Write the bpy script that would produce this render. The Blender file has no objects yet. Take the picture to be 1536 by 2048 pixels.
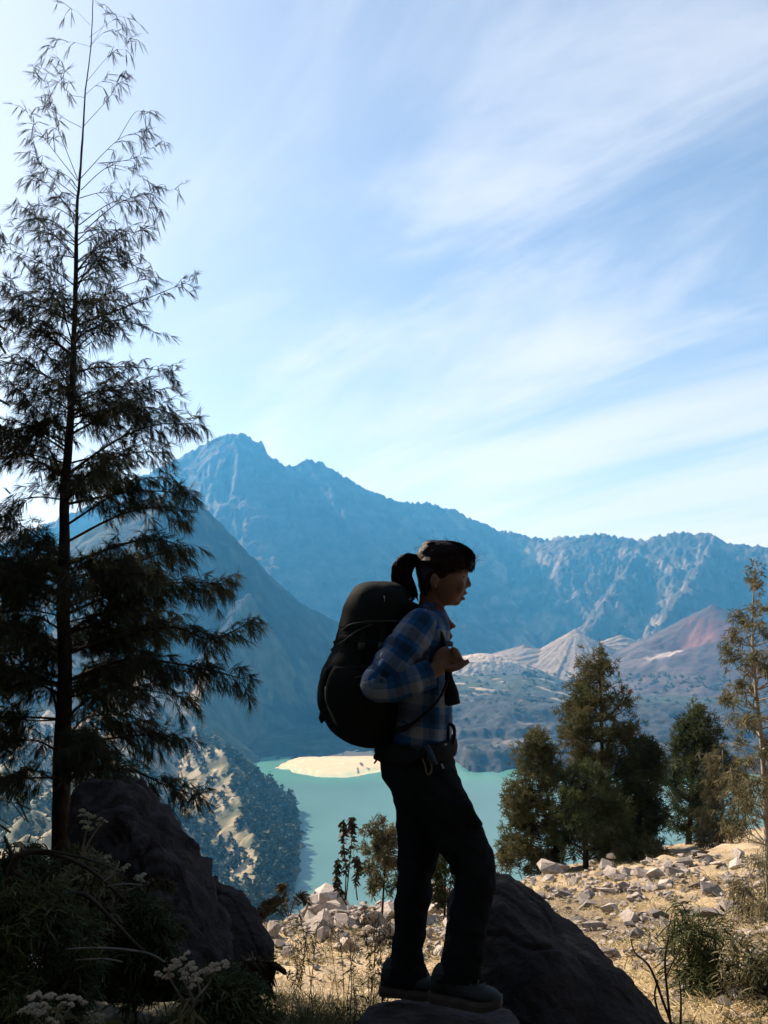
import bpy, bmesh, math, random
import numpy as np
from mathutils import Vector, Matrix

R = math.radians
random.seed(7)
RNG = np.random.default_rng(7)
SC = bpy.context.scene
COL = SC.collection

# ------------------------------------------------------------------ camera
CAM_Z = 1.40
FPX = 1714.0            # focal length in pixels of the 1536 x 2048 photograph
PITCH = math.atan(236 / FPX)
cd = bpy.data.cameras.new('camera')
cd.sensor_fit = 'HORIZONTAL'; cd.sensor_width = 36.0
cd.lens = 36.0 * FPX / 1536.0
cd.clip_start = 0.05; cd.clip_end = 60000
cam = bpy.data.objects.new('camera', cd)
cam.location = (0, 0, CAM_Z); cam.rotation_euler = (R(90) + PITCH, 0, 0)
COL.objects.link(cam); SC.camera = cam

# ------------------------------------------------------------------ world, sun, exposure
SUN_AZ, SUN_EL = -44.0, 34.0       # degrees: left of the view direction, height above the horizon
w = bpy.data.worlds.new('World'); SC.world = w; w.use_nodes = True
nt = w.node_tree; nt.nodes.clear()
def N(t, ty, **kw):
    n = t.nodes.new(ty)
    for k, v in kw.items():
        setattr(n, k, v)
    return n
def setin(n, **kw):
    for k, v in kw.items():
        n.inputs[k.replace('_', ' ')].default_value = v
sky = N(nt, 'ShaderNodeTexSky', sky_type='NISHITA')
sky.sun_disc = False
sky.sun_elevation = R(SUN_EL); sky.sun_rotation = R(SUN_AZ)
sky.altitude = 2200; sky.air_density = 1.0; sky.dust_density = 1.6; sky.ozone_density = 2.2
tc = N(nt, 'ShaderNodeTexCoord')
sep = N(nt, 'ShaderNodeSeparateXYZ'); nt.links.new(tc.outputs['Generated'], sep.inputs[0])
def mth(t, op, a, b=None, clamp=False):
    m = N(t, 'ShaderNodeMath', operation=op); m.use_clamp = clamp
    for i, v in enumerate((a, b)):
        if v is None: continue
        if isinstance(v, (int, float)): m.inputs[i].default_value = v
        else: t.links.new(v, m.inputs[i])
    return m.outputs[0]
zz = mth(nt, 'ADD', mth(nt, 'MAXIMUM', sep.outputs[2], 0.0), 0.22)
cx = mth(nt, 'DIVIDE', sep.outputs[0], zz); cy = mth(nt, 'DIVIDE', sep.outputs[1], zz)
cmb = N(nt, 'ShaderNodeCombineXYZ'); nt.links.new(cx, cmb.inputs[0]); nt.links.new(cy, cmb.inputs[1])
mp0 = N(nt, 'ShaderNodeMapping'); mp0.inputs['Rotation'].default_value = (0, 0, R(52))       # turn the streaks, then stretch them
mp = N(nt, 'ShaderNodeMapping'); mp.inputs['Scale'].default_value = (0.40, 1.5, 1)
nt.links.new(cmb.outputs[0], mp0.inputs[0]); nt.links.new(mp0.outputs[0], mp.inputs[0])
n1 = N(nt, 'ShaderNodeTexNoise'); setin(n1, Scale=1.5, Detail=9.0, Roughness=0.60, Distortion=0.8)
nt.links.new(mp.outputs[0], n1.inputs['Vector'])
n2 = N(nt, 'ShaderNodeTexNoise'); setin(n2, Scale=0.55, Detail=3.0, Roughness=0.5)
nt.links.new(cmb.outputs[0], n2.inputs['Vector'])
csum = mth(nt, 'ADD', mth(nt, 'MULTIPLY', n1.outputs[0], 0.62), mth(nt, 'MULTIPLY', n2.outputs[0], 0.38))
cr = N(nt, 'ShaderNodeMapRange', interpolation_type='SMOOTHSTEP'); nt.links.new(csum, cr.inputs[0])
cr.inputs[1].default_value = 0.42; cr.inputs[2].default_value = 0.64; cr.inputs[3].default_value = 0.0; cr.inputs[4].default_value = 0.62
mx = N(nt, 'ShaderNodeMix', data_type='RGBA')
# the thin cirrus veil is crossed at a longer slant near the horizon
veil = mth(nt, 'DIVIDE', 0.058, mth(nt, 'ADD', mth(nt, 'MAXIMUM', sep.outputs[2], 0.0), 0.085))
# and scatters most of its light forward, around the sun
dt = N(nt, 'ShaderNodeVectorMath', operation='DOT_PRODUCT'); nt.links.new(tc.outputs['Generated'], dt.inputs[0])
dt.inputs[1].default_value = (math.sin(R(SUN_AZ)) * math.cos(R(SUN_EL)), math.cos(R(SUN_AZ)) * math.cos(R(SUN_EL)), math.sin(R(SUN_EL)))
glow = mth(nt, 'MULTIPLY', mth(nt, 'POWER', mth(nt, 'MAXIMUM', dt.outputs['Value'], 0.0), 7.0), 0.62)
keep_ = mth(nt, 'MULTIPLY', mth(nt, 'SUBTRACT', 1.0, cr.outputs[0], True), mth(nt, 'SUBTRACT', 1.0, veil, True), True)
cfac = mth(nt, 'SUBTRACT', 1.0, mth(nt, 'MULTIPLY', keep_, mth(nt, 'SUBTRACT', 1.0, glow, True), True), True)
nt.links.new(cfac, mx.inputs['Factor']); nt.links.new(sky.outputs[0], mx.inputs['A'])
SKY_STRENGTH = 0.072
mx.inputs['B'].default_value = (6.2, 6.4, 6.7, 1)
bg = N(nt, 'ShaderNodeBackground'); bg.inputs['Strength'].default_value = SKY_STRENGTH
nt.links.new(mx.outputs['Result'], bg.inputs['Color'])
wo = N(nt, 'ShaderNodeOutputWorld'); nt.links.new(bg.outputs[0], wo.inputs[0])

sd = bpy.data.lights.new('sun', 'SUN'); sd.energy = 5.0; sd.angle = R(0.53); sd.color = (1.0, 0.93, 0.82)
sun = bpy.data.objects.new('sun', sd); COL.objects.link(sun)
SDIR = Vector((math.sin(R(SUN_AZ)) * math.cos(R(SUN_EL)), math.cos(R(SUN_AZ)) * math.cos(R(SUN_EL)), math.sin(R(SUN_EL))))
sun.rotation_euler = SDIR.to_track_quat('Z', 'Y').to_euler()
vs = SC.view_settings
vs.view_transform = 'Standard'; vs.look = 'None'; vs.exposure = 1.2; vs.gamma = 1.0; vs.use_curve_mapping = False
SC.render.engine = 'CYCLES'
cy_ = SC.cycles
cy_.use_denoising = True; cy_.max_bounces = 5; cy_.diffuse_bounces = 2; cy_.glossy_bounces = 2
cy_.transmission_bounces = 2; cy_.volume_bounces = 0; cy_.transparent_max_bounces = 4
cy_.sample_clamp_indirect = 4.0

# ------------------------------------------------------------------ helpers
CT, ST = math.cos(PITCH), math.sin(PITCH)
def ray(px, py):
    vx = (px - 768.0) / FPX; vy = (1024.0 - py) / FPX
    return vx, CT - ST * vy, ST + CT * vy
def P(px, py, D):
    """the point at ground distance D (metres along the view direction) that shows at photo pixel px, py"""
    x, y, z = ray(px, py); k = D / y
    return Vector((x * k, D, CAM_Z + z * k))
def tag(o, label=None, cat=None, group=None, kind=None):
    if label: o['label'] = label
    if cat: o['category'] = cat
    if group: o['group'] = group
    if kind: o['kind'] = kind
    return o
def link(o, parent=None):
    COL.objects.link(o)
    if parent is not None: o.parent = parent
    return o
def empty(name, loc=(0, 0, 0)):
    o = bpy.data.objects.new(name, None); o.location = loc; o.empty_display_size = 0.1
    COL.objects.link(o); return o
def put(name, me, mat, parent=None, smooth=False):
    o = bpy.data.objects.new(name, me)
    if mat is not None and len(me.materials) == 0: me.materials.append(mat)
    if smooth: me.shade_smooth()
    link(o, parent)
    if parent is not None:
        o.matrix_parent_inverse = Matrix.Translation(-Vector(parent.location))
    return o
def mesh_np(name, V, Q, smooth=False):
    """V (n,3) floats, Q (m,k) ints"""
    V = np.asarray(V, dtype=np.float32); Q = np.asarray(Q, dtype=np.int32)
    me = bpy.data.meshes.new(name)
    m, k = Q.shape
    me.vertices.add(len(V)); me.vertices.foreach_set('co', V.ravel())
    me.loops.add(m * k); me.loops.foreach_set('vertex_index', Q.ravel())
    me.polygons.add(m); me.polygons.foreach_set('loop_start', np.arange(0, m * k, k, dtype=np.int32))
    me.update(calc_edges=True)
    if smooth: me.polygons.foreach_set('use_smooth', np.ones(m, dtype=bool))
    return me
def vcol(me, C):
    a = me.color_attributes.new('albedo', 'FLOAT_COLOR', 'POINT')
    c = np.ones((len(C), 4), dtype=np.float32); c[:, :3] = C
    a.data.foreach_set('color', c.ravel())

class MB:
    """collects vertices and faces of any size into one mesh"""
    def __init__(s): s.v = []; s.f = []
    def add(s, vs, fs):
        b = len(s.v); s.v += [tuple(v) for v in vs]; s.f += [tuple(i + b for i in f) for f in fs]
    def build(s, name, mat, parent=None, smooth=True):
        me = bpy.data.meshes.new(name); me.from_pydata(s.v, [], s.f); me.update()
        if smooth: me.shade_smooth()
        return put(name, me, mat, parent)
    def mesh(s, name):
        me = bpy.data.meshes.new(name); me.from_pydata(s.v, [], s.f); me.update(); return me

def ring_loft(mb, rings, cap=True):
    n = len(rings[0]); vs = [p for r in rings for p in r]; fs = []
    for i in range(len(rings) - 1):
        for j in range(n):
            k = (j + 1) % n
            fs.append((i * n + j, i * n + k, (i + 1) * n + k, (i + 1) * n + j))
    if cap:
        fs.append(tuple(reversed(range(n)))); fs.append(tuple(range((len(rings) - 1) * n, len(rings) * n)))
    mb.add(vs, fs)
def catmull(pts, sub):
    pts = [np.array(p, dtype=float) for p in pts]
    if len(pts) < 3 or sub <= 1:
        return pts
    out = []
    for i in range(len(pts) - 1):
        p0 = pts[max(i - 1, 0)]; p1 = pts[i]; p2 = pts[i + 1]; p3 = pts[min(i + 2, len(pts) - 1)]
        for k in range(sub):
            t = k / sub
            out.append(0.5 * ((2 * p1) + (-p0 + p2) * t + (2 * p0 - 5 * p1 + 4 * p2 - p3) * t * t + (-p0 + 3 * p1 - 3 * p2 + p3) * t ** 3))
    out.append(pts[-1]); return out
def tube(mb, pts, rad, n=8, sub=1, flat=None, cap=True):
    """tube along pts (Vectors) with radii; flat=(vector, factor) squeezes it along a direction"""
    data = catmull([list(p) + [r] for p, r in zip(pts, rad)], sub)
    c = [Vector(d[:3]) for d in data]; r = [max(float(d[3]), 1e-4) for d in data]
    up = None; rings = []
    for i in range(len(c)):
        t = (c[min(i + 1, len(c) - 1)] - c[max(i - 1, 0)])
        if t.length < 1e-9: t = Vector((0, 0, 1))
        t.normalize()
        if up is None:
            up = t.orthogonal().normalized()
            if flat: 
                u2 = Vector(flat[0]) - t * Vector(flat[0]).dot(t)
                if u2.length > 1e-4: up = u2.normalized()
        else:
            up = up - t * up.dot(t)
            up = up.normalized() if up.length > 1e-6 else t.orthogonal().normalized()
            if flat:
                u2 = Vector(flat[0]) - t * Vector(flat[0]).dot(t)
                if u2.length > 1e-4: up = u2.normalized()
        sd_ = t.cross(up); fl = flat[1] if flat else 1.0
        rings.append([c[i] + up * (math.cos(a) * r[i] * fl) + sd_ * (math.sin(a) * r[i]) for a in [2 * math.pi * j / n for j in range(n)]])
    ring_loft(mb, rings, cap)
    return c, r
def slice_loft(mb, sl, D0, n=36, sub=3, ex=2.0, wob=0.0, cap=True):
    """horizontal slices (py, left px, right px, depth offset, half depth) at distance D0"""
    data = catmull([list(s) for s in sl], sub); rings = []
    for q in data:
        py, a, b, off, hd = q[:5]
        L = P(a, py, D0 + off); Rr = P(b, py, D0 + off); c = (L + Rr) / 2; hx = (Rr.x - L.x) / 2
        rg = []
        for j in range(n):
            t = 2 * math.pi * j / n; ct, st = math.cos(t), math.sin(t)
            e = 2.0 / ex
            x = math.copysign(abs(ct) ** e, ct) * hx; y = math.copysign(abs(st) ** e, st) * hd
            p = Vector((c.x + x, c.y + y, c.z))
            if wob: 
                k = 1 + wob * noise3(p.x * 14, p.y * 14, p.z * 14)
                p = Vector((c.x + x * k, c.y + y * k, c.z + wob * 0.1 * noise3(p.x * 9 + 5, p.y * 9, p.z * 9)))
            rg.append(p)
        rings.append(rg)
    ring_loft(mb, rings, cap)
from mathutils import noise as mnoise
def noise3(x, y, z): return mnoise.noise(Vector((x, y, z)))

def ellipsoid(mb, c, rx, ry, rz, rot=None, nu=14, nv=10):
    rings = []
    m = rot if rot is not None else Matrix.Identity(3)
    for i in range(nv + 1):
        th = math.pi * i / nv; th = min(max(th, 0.06), math.pi - 0.06)
        rings.append([Vector(c) + m @ Vector((rx * math.sin(th) * math.cos(2 * math.pi * j / nu), ry * math.sin(th) * math.sin(2 * math.pi * j / nu), -rz * math.cos(th))) for j in range(nu)])
    ring_loft(mb, rings, True)
def box(mb, c, hx, hy, hz, rot=None):
    m = rot if rot is not None else Matrix.Identity(3)
    vs = [Vector(c) + m @ Vector((sx * hx, sy * hy, sz * hz)) for sx in (-1, 1) for sy in (-1, 1) for sz in (-1, 1)]
    mb.add(vs, [(0, 1, 3, 2), (4, 6, 7, 5), (0, 4, 5, 1), (2, 3, 7, 6), (0, 2, 6, 4), (1, 5, 7, 3)])
def remeshed(mb, name, voxel, smooth=6, fac=0.5):
    """one continuous surface out of overlapping closed shapes"""
    me = mb.mesh(name + '_raw'); o = bpy.data.objects.new(name + '_raw', me); COL.objects.link(o)
    m = o.modifiers.new('r', 'REMESH'); m.mode = 'VOXEL'; m.voxel_size = voxel; m.use_smooth_shade = True
    s = o.modifiers.new('s', 'SMOOTH'); s.iterations = smooth; s.factor = fac
    dg = bpy.context.evaluated_depsgraph_get(); dg.update()
    out = bpy.data.meshes.new_from_object(o.evaluated_get(dg)); out.name = name
    bpy.data.objects.remove(o); bpy.data.meshes.remove(me)
    return out

# ---- numpy gradient noise
_perm = np.random.default_rng(3).permutation(256); _perm = np.concatenate([_perm, _perm])
_ga = np.random.default_rng(4).uniform(0, 2 * np.pi, 256); _g = np.stack([np.cos(_ga), np.sin(_ga)], 1)
def pn(x, y):
    x = np.asarray(x, float); y = np.asarray(y, float)
    xi = np.floor(x).astype(int); yi = np.floor(y).astype(int); xf = x - xi; yf = y - yi
    u = xf ** 3 * (xf * (xf * 6 - 15) + 10); v = yf ** 3 * (yf * (yf * 6 - 15) + 10)
    def g(ix, iy, dx, dy):
        h = _g[_perm[(_perm[ix & 255] + iy) & 255]]
        return h[..., 0] * dx + h[..., 1] * dy
    a = g(xi, yi, xf, yf); b = g(xi + 1, yi, xf - 1, yf); c = g(xi, yi + 1, xf, yf - 1); d = g(xi + 1, yi + 1, xf - 1, yf - 1)
    return ((a + u * (b - a)) + v * ((c + u * (d - c)) - (a + u * (b - a)))) * 1.5
def fbm(x, y, o=4, gain=0.5):
    s = 0; a = 1.0; f = 1.0
    for i in range(o):
        s = s + a * pn(x * f + 17.3 * i, y * f - 9.1 * i); a *= gain; f *= 2.03
    return s
def ridged(x, y, o=4, gain=0.5):
    s = 0; a = 1.0; f = 1.0; n = 0
    for i in range(o):
        s = s + a * (1 - 2 * np.abs(pn(x * f + 31.7 * i, y * f + 5.3 * i))); n += a; a *= gain; f *= 2.1
    return s / n
def sst(a, b, x):
    t = np.clip((x - a) / (b - a), 0, 1); return t * t * (3 - 2 * t)

# ---- materials
def newmat(name):
    m = bpy.data.materials.new(name); m.use_nodes = True
    t = m.node_tree; b = t.nodes['Principled BSDF']; return m, t, b
def mat(name, c1, c2=None, scale=6.0, rough=0.85, bump=0.0, bscale=40.0, detail=5.0, spec=0.25, lo=0.35, hi=0.65, trans=0.0, objrand=0.0):
    m, t, b = newmat(name)
    b.inputs['Roughness'].default_value = rough; b.inputs['Specular IOR Level'].default_value = spec
    co = N(t, 'ShaderNodeTexCoord')
    if c2 is not None:
        n = N(t, 'ShaderNodeTexNoise'); setin(n, Scale=scale, Detail=detail, Roughness=0.6)
        t.links.new(co.outputs['Object'], n.inputs['Vector'])
        r = N(t, 'ShaderNodeMapRange'); t.links.new(n.outputs[0], r.inputs[0]); r.inputs[1].default_value = lo; r.inputs[2].default_value = hi
        x = N(t, 'ShaderNodeMix', data_type='RGBA'); t.links.new(r.outputs[0], x.inputs['Factor'])
        x.inputs['A'].default_value = (*c1, 1); x.inputs['B'].default_value = (*c2, 1)
        out = x.outputs['Result']
        if objrand:
            oi = N(t, 'ShaderNodeObjectInfo'); h = N(t, 'ShaderNodeHueSaturation')
            t.links.new(mth(t, 'ADD', mth(t, 'MULTIPLY', oi.outputs['Random'], objrand * 2), 1 - objrand), h.inputs['Value'])
            t.links.new(out, h.inputs['Color']); out = h.outputs[0]
        t.links.new(out, b.inputs['Base Color'])
    else:
        b.inputs['Base Color'].default_value = (*c1, 1)
    if bump:
        n = N(t, 'ShaderNodeTexNoise'); setin(n, Scale=bscale, Detail=6.0, Roughness=0.6)
        t.links.new(co.outputs['Object'], n.inputs['Vector'])
        bp = N(t, 'ShaderNodeBump'); bp.inputs['Strength'].default_value = 1.0; bp.inputs['Distance'].default_value = bump
        t.links.new(n.outputs[0], bp.inputs['Height']); t.links.new(bp.outputs[0], b.inputs['Normal'])
    if trans:
        tr = N(t, 'ShaderNodeBsdfTranslucent'); ms = N(t, 'ShaderNodeMixShader'); ms.inputs[0].default_value = trans
        src = b.inputs['Base Color']
        if src.is_linked: t.links.new(src.links[0].from_socket, tr.inputs[0])
        else: tr.inputs[0].default_value = src.default_value
        o = t.nodes['Material Output']
        t.links.new(b.outputs[0], ms.inputs[1]); t.links.new(tr.outputs[0], ms.inputs[2]); t.links.new(ms.outputs[0], o.inputs[0])
    return m
def terrain_mat(name, scale, amp=0.35, rough=0.95, bump=0.0, bscale=1.0):
    """base colour from the mesh's surface-colour attribute, broken up by noise"""
    m, t, b = newmat(name)
    b.inputs['Roughness'].default_value = rough; b.inputs['Specular IOR Level'].default_value = 0.1
    a = N(t, 'ShaderNodeVertexColor', layer_name='albedo')
    co = N(t, 'ShaderNodeTexCoord')
    n = N(t, 'ShaderNodeTexNoise'); setin(n, Scale=scale, Detail=8.0, Roughness=0.62); t.links.new(co.outputs['Object'], n.inputs['Vector'])
    v = mth(t, 'ADD', mth(t, 'MULTIPLY', mth(t, 'SUBTRACT', n.outputs[0], 0.5), amp * 4), 1.0)
    h = N(t, 'ShaderNodeHueSaturation'); t.links.new(a.outputs[0], h.inputs['Color']); t.links.new(v, h.inputs['Value'])
    t.links.new(h.outputs[0], b.inputs['Base Color'])
    if bump:
        n3 = N(t, 'ShaderNodeTexNoise'); setin(n3, Scale=bscale, Detail=6.0); t.links.new(co.outputs['Object'], n3.inputs['Vector'])
        bp = N(t, 'ShaderNodeBump'); bp.inputs['Distance'].default_value = bump; t.links.new(n3.outputs[0], bp.inputs['Height']); t.links.new(bp.outputs[0], b.inputs['Normal'])
    return m
# ------------------------------------------------------------------ the crater: mountains, floor, lake
LAKE_Z = -220.0
def polar(az0, az1, na, d0, d1, nd, log=False, warp=None):
    """grid of ground points seen from the viewpoint, fine where the picture needs it"""
    az = np.radians(np.linspace(az0, az1, na))
    d = np.geomspace(d0, d1, nd) if log else np.linspace(d0, d1, nd)
    A, Dd = np.meshgrid(np.tan(az), d)
    return A * Dd, Dd
def grid_mesh(name, X, Y, Z, keep=None):
    nd, na = X.shape
    idx = np.arange(nd * na).reshape(nd, na)
    Q = np.stack([idx[:-1, :-1], idx[:-1, 1:], idx[1:, 1:], idx[1:, :-1]], -1).reshape(-1, 4)
    V = np.stack([X, Y, Z], -1).reshape(-1, 3)
    used = None
    if keep is not None:
        kf = keep.ravel(); Q = Q[kf[Q].any(1)]
        used = np.zeros(len(V), bool); used[Q.ravel()] = True
        mp_ = np.cumsum(used) - 1; Q = mp_[Q]; V = V[used]
    me = mesh_np(name, V, Q, smooth=True)
    return me, used
def ridge(X, Y, pts, slope_l, slope_r, conc=0.0, rib_wl=200.0, rib=0.0, rib_d=300.0, seed=0.0, dmax=1e9):
    """a mountain crest (polyline of points) with flanks falling away on both sides and ribs running down them"""
    best = np.full(X.shape, -1e9); S = 0.0
    bd = np.full(X.shape, 1e12); bs = np.zeros(X.shape); bz = np.zeros(X.shape); bside = np.zeros(X.shape)
    for i in range(len(pts) - 1):
        ax, ay, az = pts[i]; bx_, by_, bz_ = pts[i + 1]
        dx, dy = bx_ - ax, by_ - ay; L2 = dx * dx + dy * dy; L = math.sqrt(L2)
        t = ((X - ax) * dx + (Y - ay) * dy) / L2
        tc_ = np.clip(t, 0, 1)
        qx = ax + tc_ * dx; qy = ay + tc_ * dy
        d = np.hypot(X - qx, Y - qy); m = d < bd
        bd = np.where(m, d, bd); bs = np.where(m, S + tc_ * L, bs); bz = np.where(m, az + tc_ * (bz_ - az), bz)
        bside = np.where(m, np.sign((X - ax) * dy - (Y - ay) * dx), bside); S += L
    sl = np.where(bside > 0, slope_r, slope_l)
    h = bz - sl * bd * (1 - conc * np.clip(bd / 1500.0, 0, 1))
    if rib:
        rr = ridged(bs / rib_wl + seed + 0.35 * fbm(bs / rib_wl / 2.5, bd / rib_wl / 2.0 + seed, 2), bd / (rib_wl * 5.0) + seed * 1.7 + bside * 9, 4, 0.55)
        h = h + rib * (rr - 0.55) * sst(0, rib_d, bd)
    return h
def PL(lst): return [tuple(P(a, b, d)) for a, b, d in lst]

M_far = terrain_mat('mountain_rock', 0.014, 0.45, bump=18.0, bscale=0.022)
M_mid = terrain_mat('wooded_slope', 0.03, 0.35, bump=3.0, bscale=0.08)
M_floor = terrain_mat('caldera_ground', 0.02, 0.30, bump=2.0, bscale=0.09)

# far mountain and crater wall
X, Y = polar(-36, 36, 660, 2600, 5700, 300)
summit = PL([(-420, 1235, 3900), (-200, 1165, 4000), (0, 1090, 4100), (200, 1000, 4250), (345, 922, 4350), (400, 893, 4400), (440, 872, 4420), (470, 864, 4440), (492, 869, 4450), (505, 879, 4460),
             (524, 884, 4480), (532, 902, 4490), (548, 918, 4500), (565, 930, 4520), (590, 931, 4540), (605, 923, 4560), (612, 917, 4570), (640, 923, 4600), (662, 938, 4620),
             (700, 960, 4680), (750, 985, 4760), (800, 1003, 4840), (830, 1006, 4890), (855, 1003, 4930), (880, 1014, 4980), (908, 1019, 5020), (950, 1040, 5080), (1000, 1060, 5150),
             (1040, 1068, 5080), (1088, 1079, 5000), (1120, 1074, 4930), (1150, 1072, 4880), (1192, 1069, 4820), (1230, 1072, 4760), (1285, 1079, 4680), (1310, 1072, 4640),
             (1335, 1068, 4600), (1380, 1064, 4530), (1422, 1067, 4470), (1445, 1080, 4430), (1490, 1089, 4360), (1536, 1098, 4290), (1650, 1116, 4100), (1800, 1150, 3900)])
h = ridge(X, Y, summit, 0.62, 0.84, 0.18, 190.0, 85.0, 260.0, 3.1)
rw = sst(0.10, 0.20, X / Y)
h = h + rw * (46 * (ridged(X / 75 + Y / 260, Y / 170, 5, 0.6) - 0.3) + 26 * (ridged(X / 31, Y / 40, 4, 0.6) - 0.3)) * sst(20, 140, np.interp(X / Y, [p[0] / p[1] for p in summit], [p[2] for p in summit]) * 0.97 - h)
h = h + 15 * (ridged(X / 34, Y / 45, 4, 0.6) - 0.45) * (0.4 + 0.6 * rw)
h = h + 9 * fbm(X / 60, Y / 60, 3) * sst(0, 120, np.abs(h - h.max()) + 30)
zc_ = np.interp(X / Y, [p[0] / p[1] for p in summit], [p[2] for p in summit])
h = h + sst(90, 0, zc_ - h) * 20 * (ridged(X / 30, Y / 240, 3, 0.6) - 0.45)
spur = PL([(850, 1010, 4900), (930, 1120, 4500), (990, 1210, 4150), (1010, 1290, 3800)])
h = np.maximum(h, ridge(X, Y, spur, 0.75, 0.8, 0, 150, 40, 150, 8.0))
spur2 = PL([(640, 925, 4600), (700, 1040, 4200), (740, 1160, 3850), (760, 1260, 3500)])
h = np.maximum(h, ridge(X, Y, spur2, 0.78, 0.7, 0, 170, 50, 200, 12.0))
spur3 = PL([(1290, 1085, 4650), (1240, 1160, 4250), (1190, 1250, 3800)])
h = np.maximum(h, ridge(X, Y, spur3, 1.0, 1.0, 0, 60, 60, 50, 15.0) + 30 * fbm(X / 60, Y / 60, 4))
spur4 = PL([(1430, 1070, 4450), (1390, 1150, 4050), (1330, 1240, 3650)])
h = np.maximum(h, ridge(X, Y, spur4, 1.0, 1.0, 0, 60, 60, 50, 19.0) + 30 * fbm(X / 60, Y / 60, 4))
h = np.maximum(h, -160.0)
gx = np.gradient(h, axis=1) / np.gradient(X, axis=1); 
f = fbm(X / 260, Y / 260, 4); f2 = fbm(X / 90, h / 60, 4)
C = np.empty(X.shape + (3,))
C[...] = np.array([0.042, 0.041, 0.040])
C = C * (1 + 0.45 * f2[..., None])
pale = sst(0.15, 0.6, f + 0.5 * f2) * sst(-0.1, 0.25, X / Y)
C = C + pale[..., None] * np.array([0.095, 0.083, 0.072])
low = sst(120, -120, h) * sst(0.05, 0.14, X / Y)
C = C * (1 - low[..., None] * 0.25) + low[..., None] * np.array([0.13, 0.12, 0.095]) * sst(-0.1, 0.5, fbm(X / 140, Y / 140, 4))[..., None]
me, us = grid_mesh('mountain', X, Y, h, h > -159.0)
C = C.reshape(-1, 3); vcol(me, np.clip(C[us], 0.02, 0.6))
o = put('mountain', me, M_far); tag(o, 'high blue hazy volcano and its long jagged crater wall behind the lake', 'mountain', kind='structure')

# nearer shaded ridge left of the hiker
X, Y = polar(-38, 9, 430, 950, 2500, 260)
rb = PL([(-300, 1260, 2150), (-150, 1210, 2150), (0, 1150, 2150), (150, 1075, 2150), (270, 1010, 2150), (330, 982, 2150), (372, 983, 2150), (400, 1005, 2155), (450, 1055, 2165), (500, 1108, 2180), (545, 1155, 2195), (600, 1203, 2215), (660, 1235, 2235), (700, 1262, 2250), (750, 1320, 2260), (800, 1385, 2250), (850, 1450, 2200)])
h = ridge(X, Y, rb, 0.70, 0.92, 0.0, 140.0, 20.0, 200.0, 5.5)
h = h + 5 * fbm(X / 35, Y / 35, 3)
apron = LAKE_Z - 4 + 0.075 * np.maximum(Y - 1490 + 25 * fbm(X / 90, Y / 90, 3), 0) + 2.5 * fbm(X / 22, Y / 22, 3)     # wooded flat at the foot
h = np.maximum(h, np.where(Y > 1490, apron, -400))
h = np.maximum(h, LAKE_Z - 15)
f = fbm(X / 120, Y / 120, 4)
C = np.empty(X.shape + (3,)); C[...] = np.array([0.026, 0.034, 0.024]); C *= (1 + 0.5 * f[..., None])
bd = ridge(X, Y, rb, 1.0, 1.0) * 0
top = sst(-0.2, 0.5, f) * sst(60, 0, np.abs(h - 60)) 
C += (sst(0.1, 0.6, fbm(X / 50, Y / 50, 4)) * 0.8)[..., None] * np.array([0.03, 0.027, 0.018])
me, us = grid_mesh('mountain_ridge', X, Y, h, h > LAKE_Z - 14)
vcol(me, np.clip(C.reshape(-1, 3)[us], 0.015, 0.6))
o = put('mountain_ridge', me, M_mid); tag(o, 'dark blue shaded ridge sloping down to the lake behind the backpack', 'mountain', kind='structure')

# wooded spur left of the lake, and the gullied slopes behind the tall tree
X, Y = polar(-38, -2.5, 360, 330, 2080, 310, log=True)
rc = PL([(500, 1185, 2010), (486, 1196, 1950), (462, 1240, 1880), (440, 1278, 1800), (405, 1380, 1600), (388, 1455, 1380), (400, 1478, 1240), (428, 1490, 1130), (452, 1512, 1070), (466, 1555, 980), (500, 1650, 850), (525, 1740, 760), (505, 1850, 660)])
rd = PL([(300, 1330, 1500), (230, 1480, 1050), (150, 1545, 800), (95, 1580, 700), (45, 1650, 600), (-20, 1735, 500)])
re_ = PL([(200, 1600, 600), (120, 1650, 480), (60, 1690, 420), (10, 1740, 370)])
rf = PL([(100, 1420, 1500), (20, 1520, 1000), (-30, 1600, 800), (-90, 1700, 600)])
kb = sst(1090, 1280, Y)
h = ridge(X, Y, rc, 0.78, 0.72, 0, 90.0, 7.0, 60.0, 1.5) * (1 - kb) + kb * ridge(X, Y, rc, 1.65, 0.72, 0, 90.0, 7.0, 60.0, 1.5)
h2 = np.maximum(ridge(X, Y, rd, 0.85, 0.85, 0, 60, 16, 50, 4.4), ridge(X, Y, rf, 0.8, 0.8, 0, 60, 18, 60, 6.4))
h2 = np.maximum(h2, ridge(X, Y, re_, 0.8, 0.8, 0, 40, 10, 40, 7.7))
h = np.maximum(h, h2)
h = h + 6 * fbm(X / 55, Y / 55, 3) + 2.6 * fbm(X / 15, Y / 15, 3)
fl = np.where(X < -0.225 * Y, -205.0, LAKE_Z - 15)
h = np.maximum(h, fl + 3 * fbm(X / 30, Y / 30, 3))
HC = (X, Y, h)
f = fbm(X / 40, Y / 40, 4); f3 = fbm(X / 9, Y / 9, 3)
C = np.empty(X.shape + (3,)); C[...] = np.array([0.075, 0.080, 0.045])
gr = sst(-0.25, 0.35, f + 0.4 * f3)
C = C * (1 - gr[..., None]) + gr[..., None] * np.array([0.30, 0.26, 0.17])
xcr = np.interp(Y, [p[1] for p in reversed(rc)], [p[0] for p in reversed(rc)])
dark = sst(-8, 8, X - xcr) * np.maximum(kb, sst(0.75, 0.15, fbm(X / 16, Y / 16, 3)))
C = C * (1 - 0.9 * dark[..., None]) + 0.9 * dark[..., None] * np.array([0.05, 0.06, 0.034])
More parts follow.
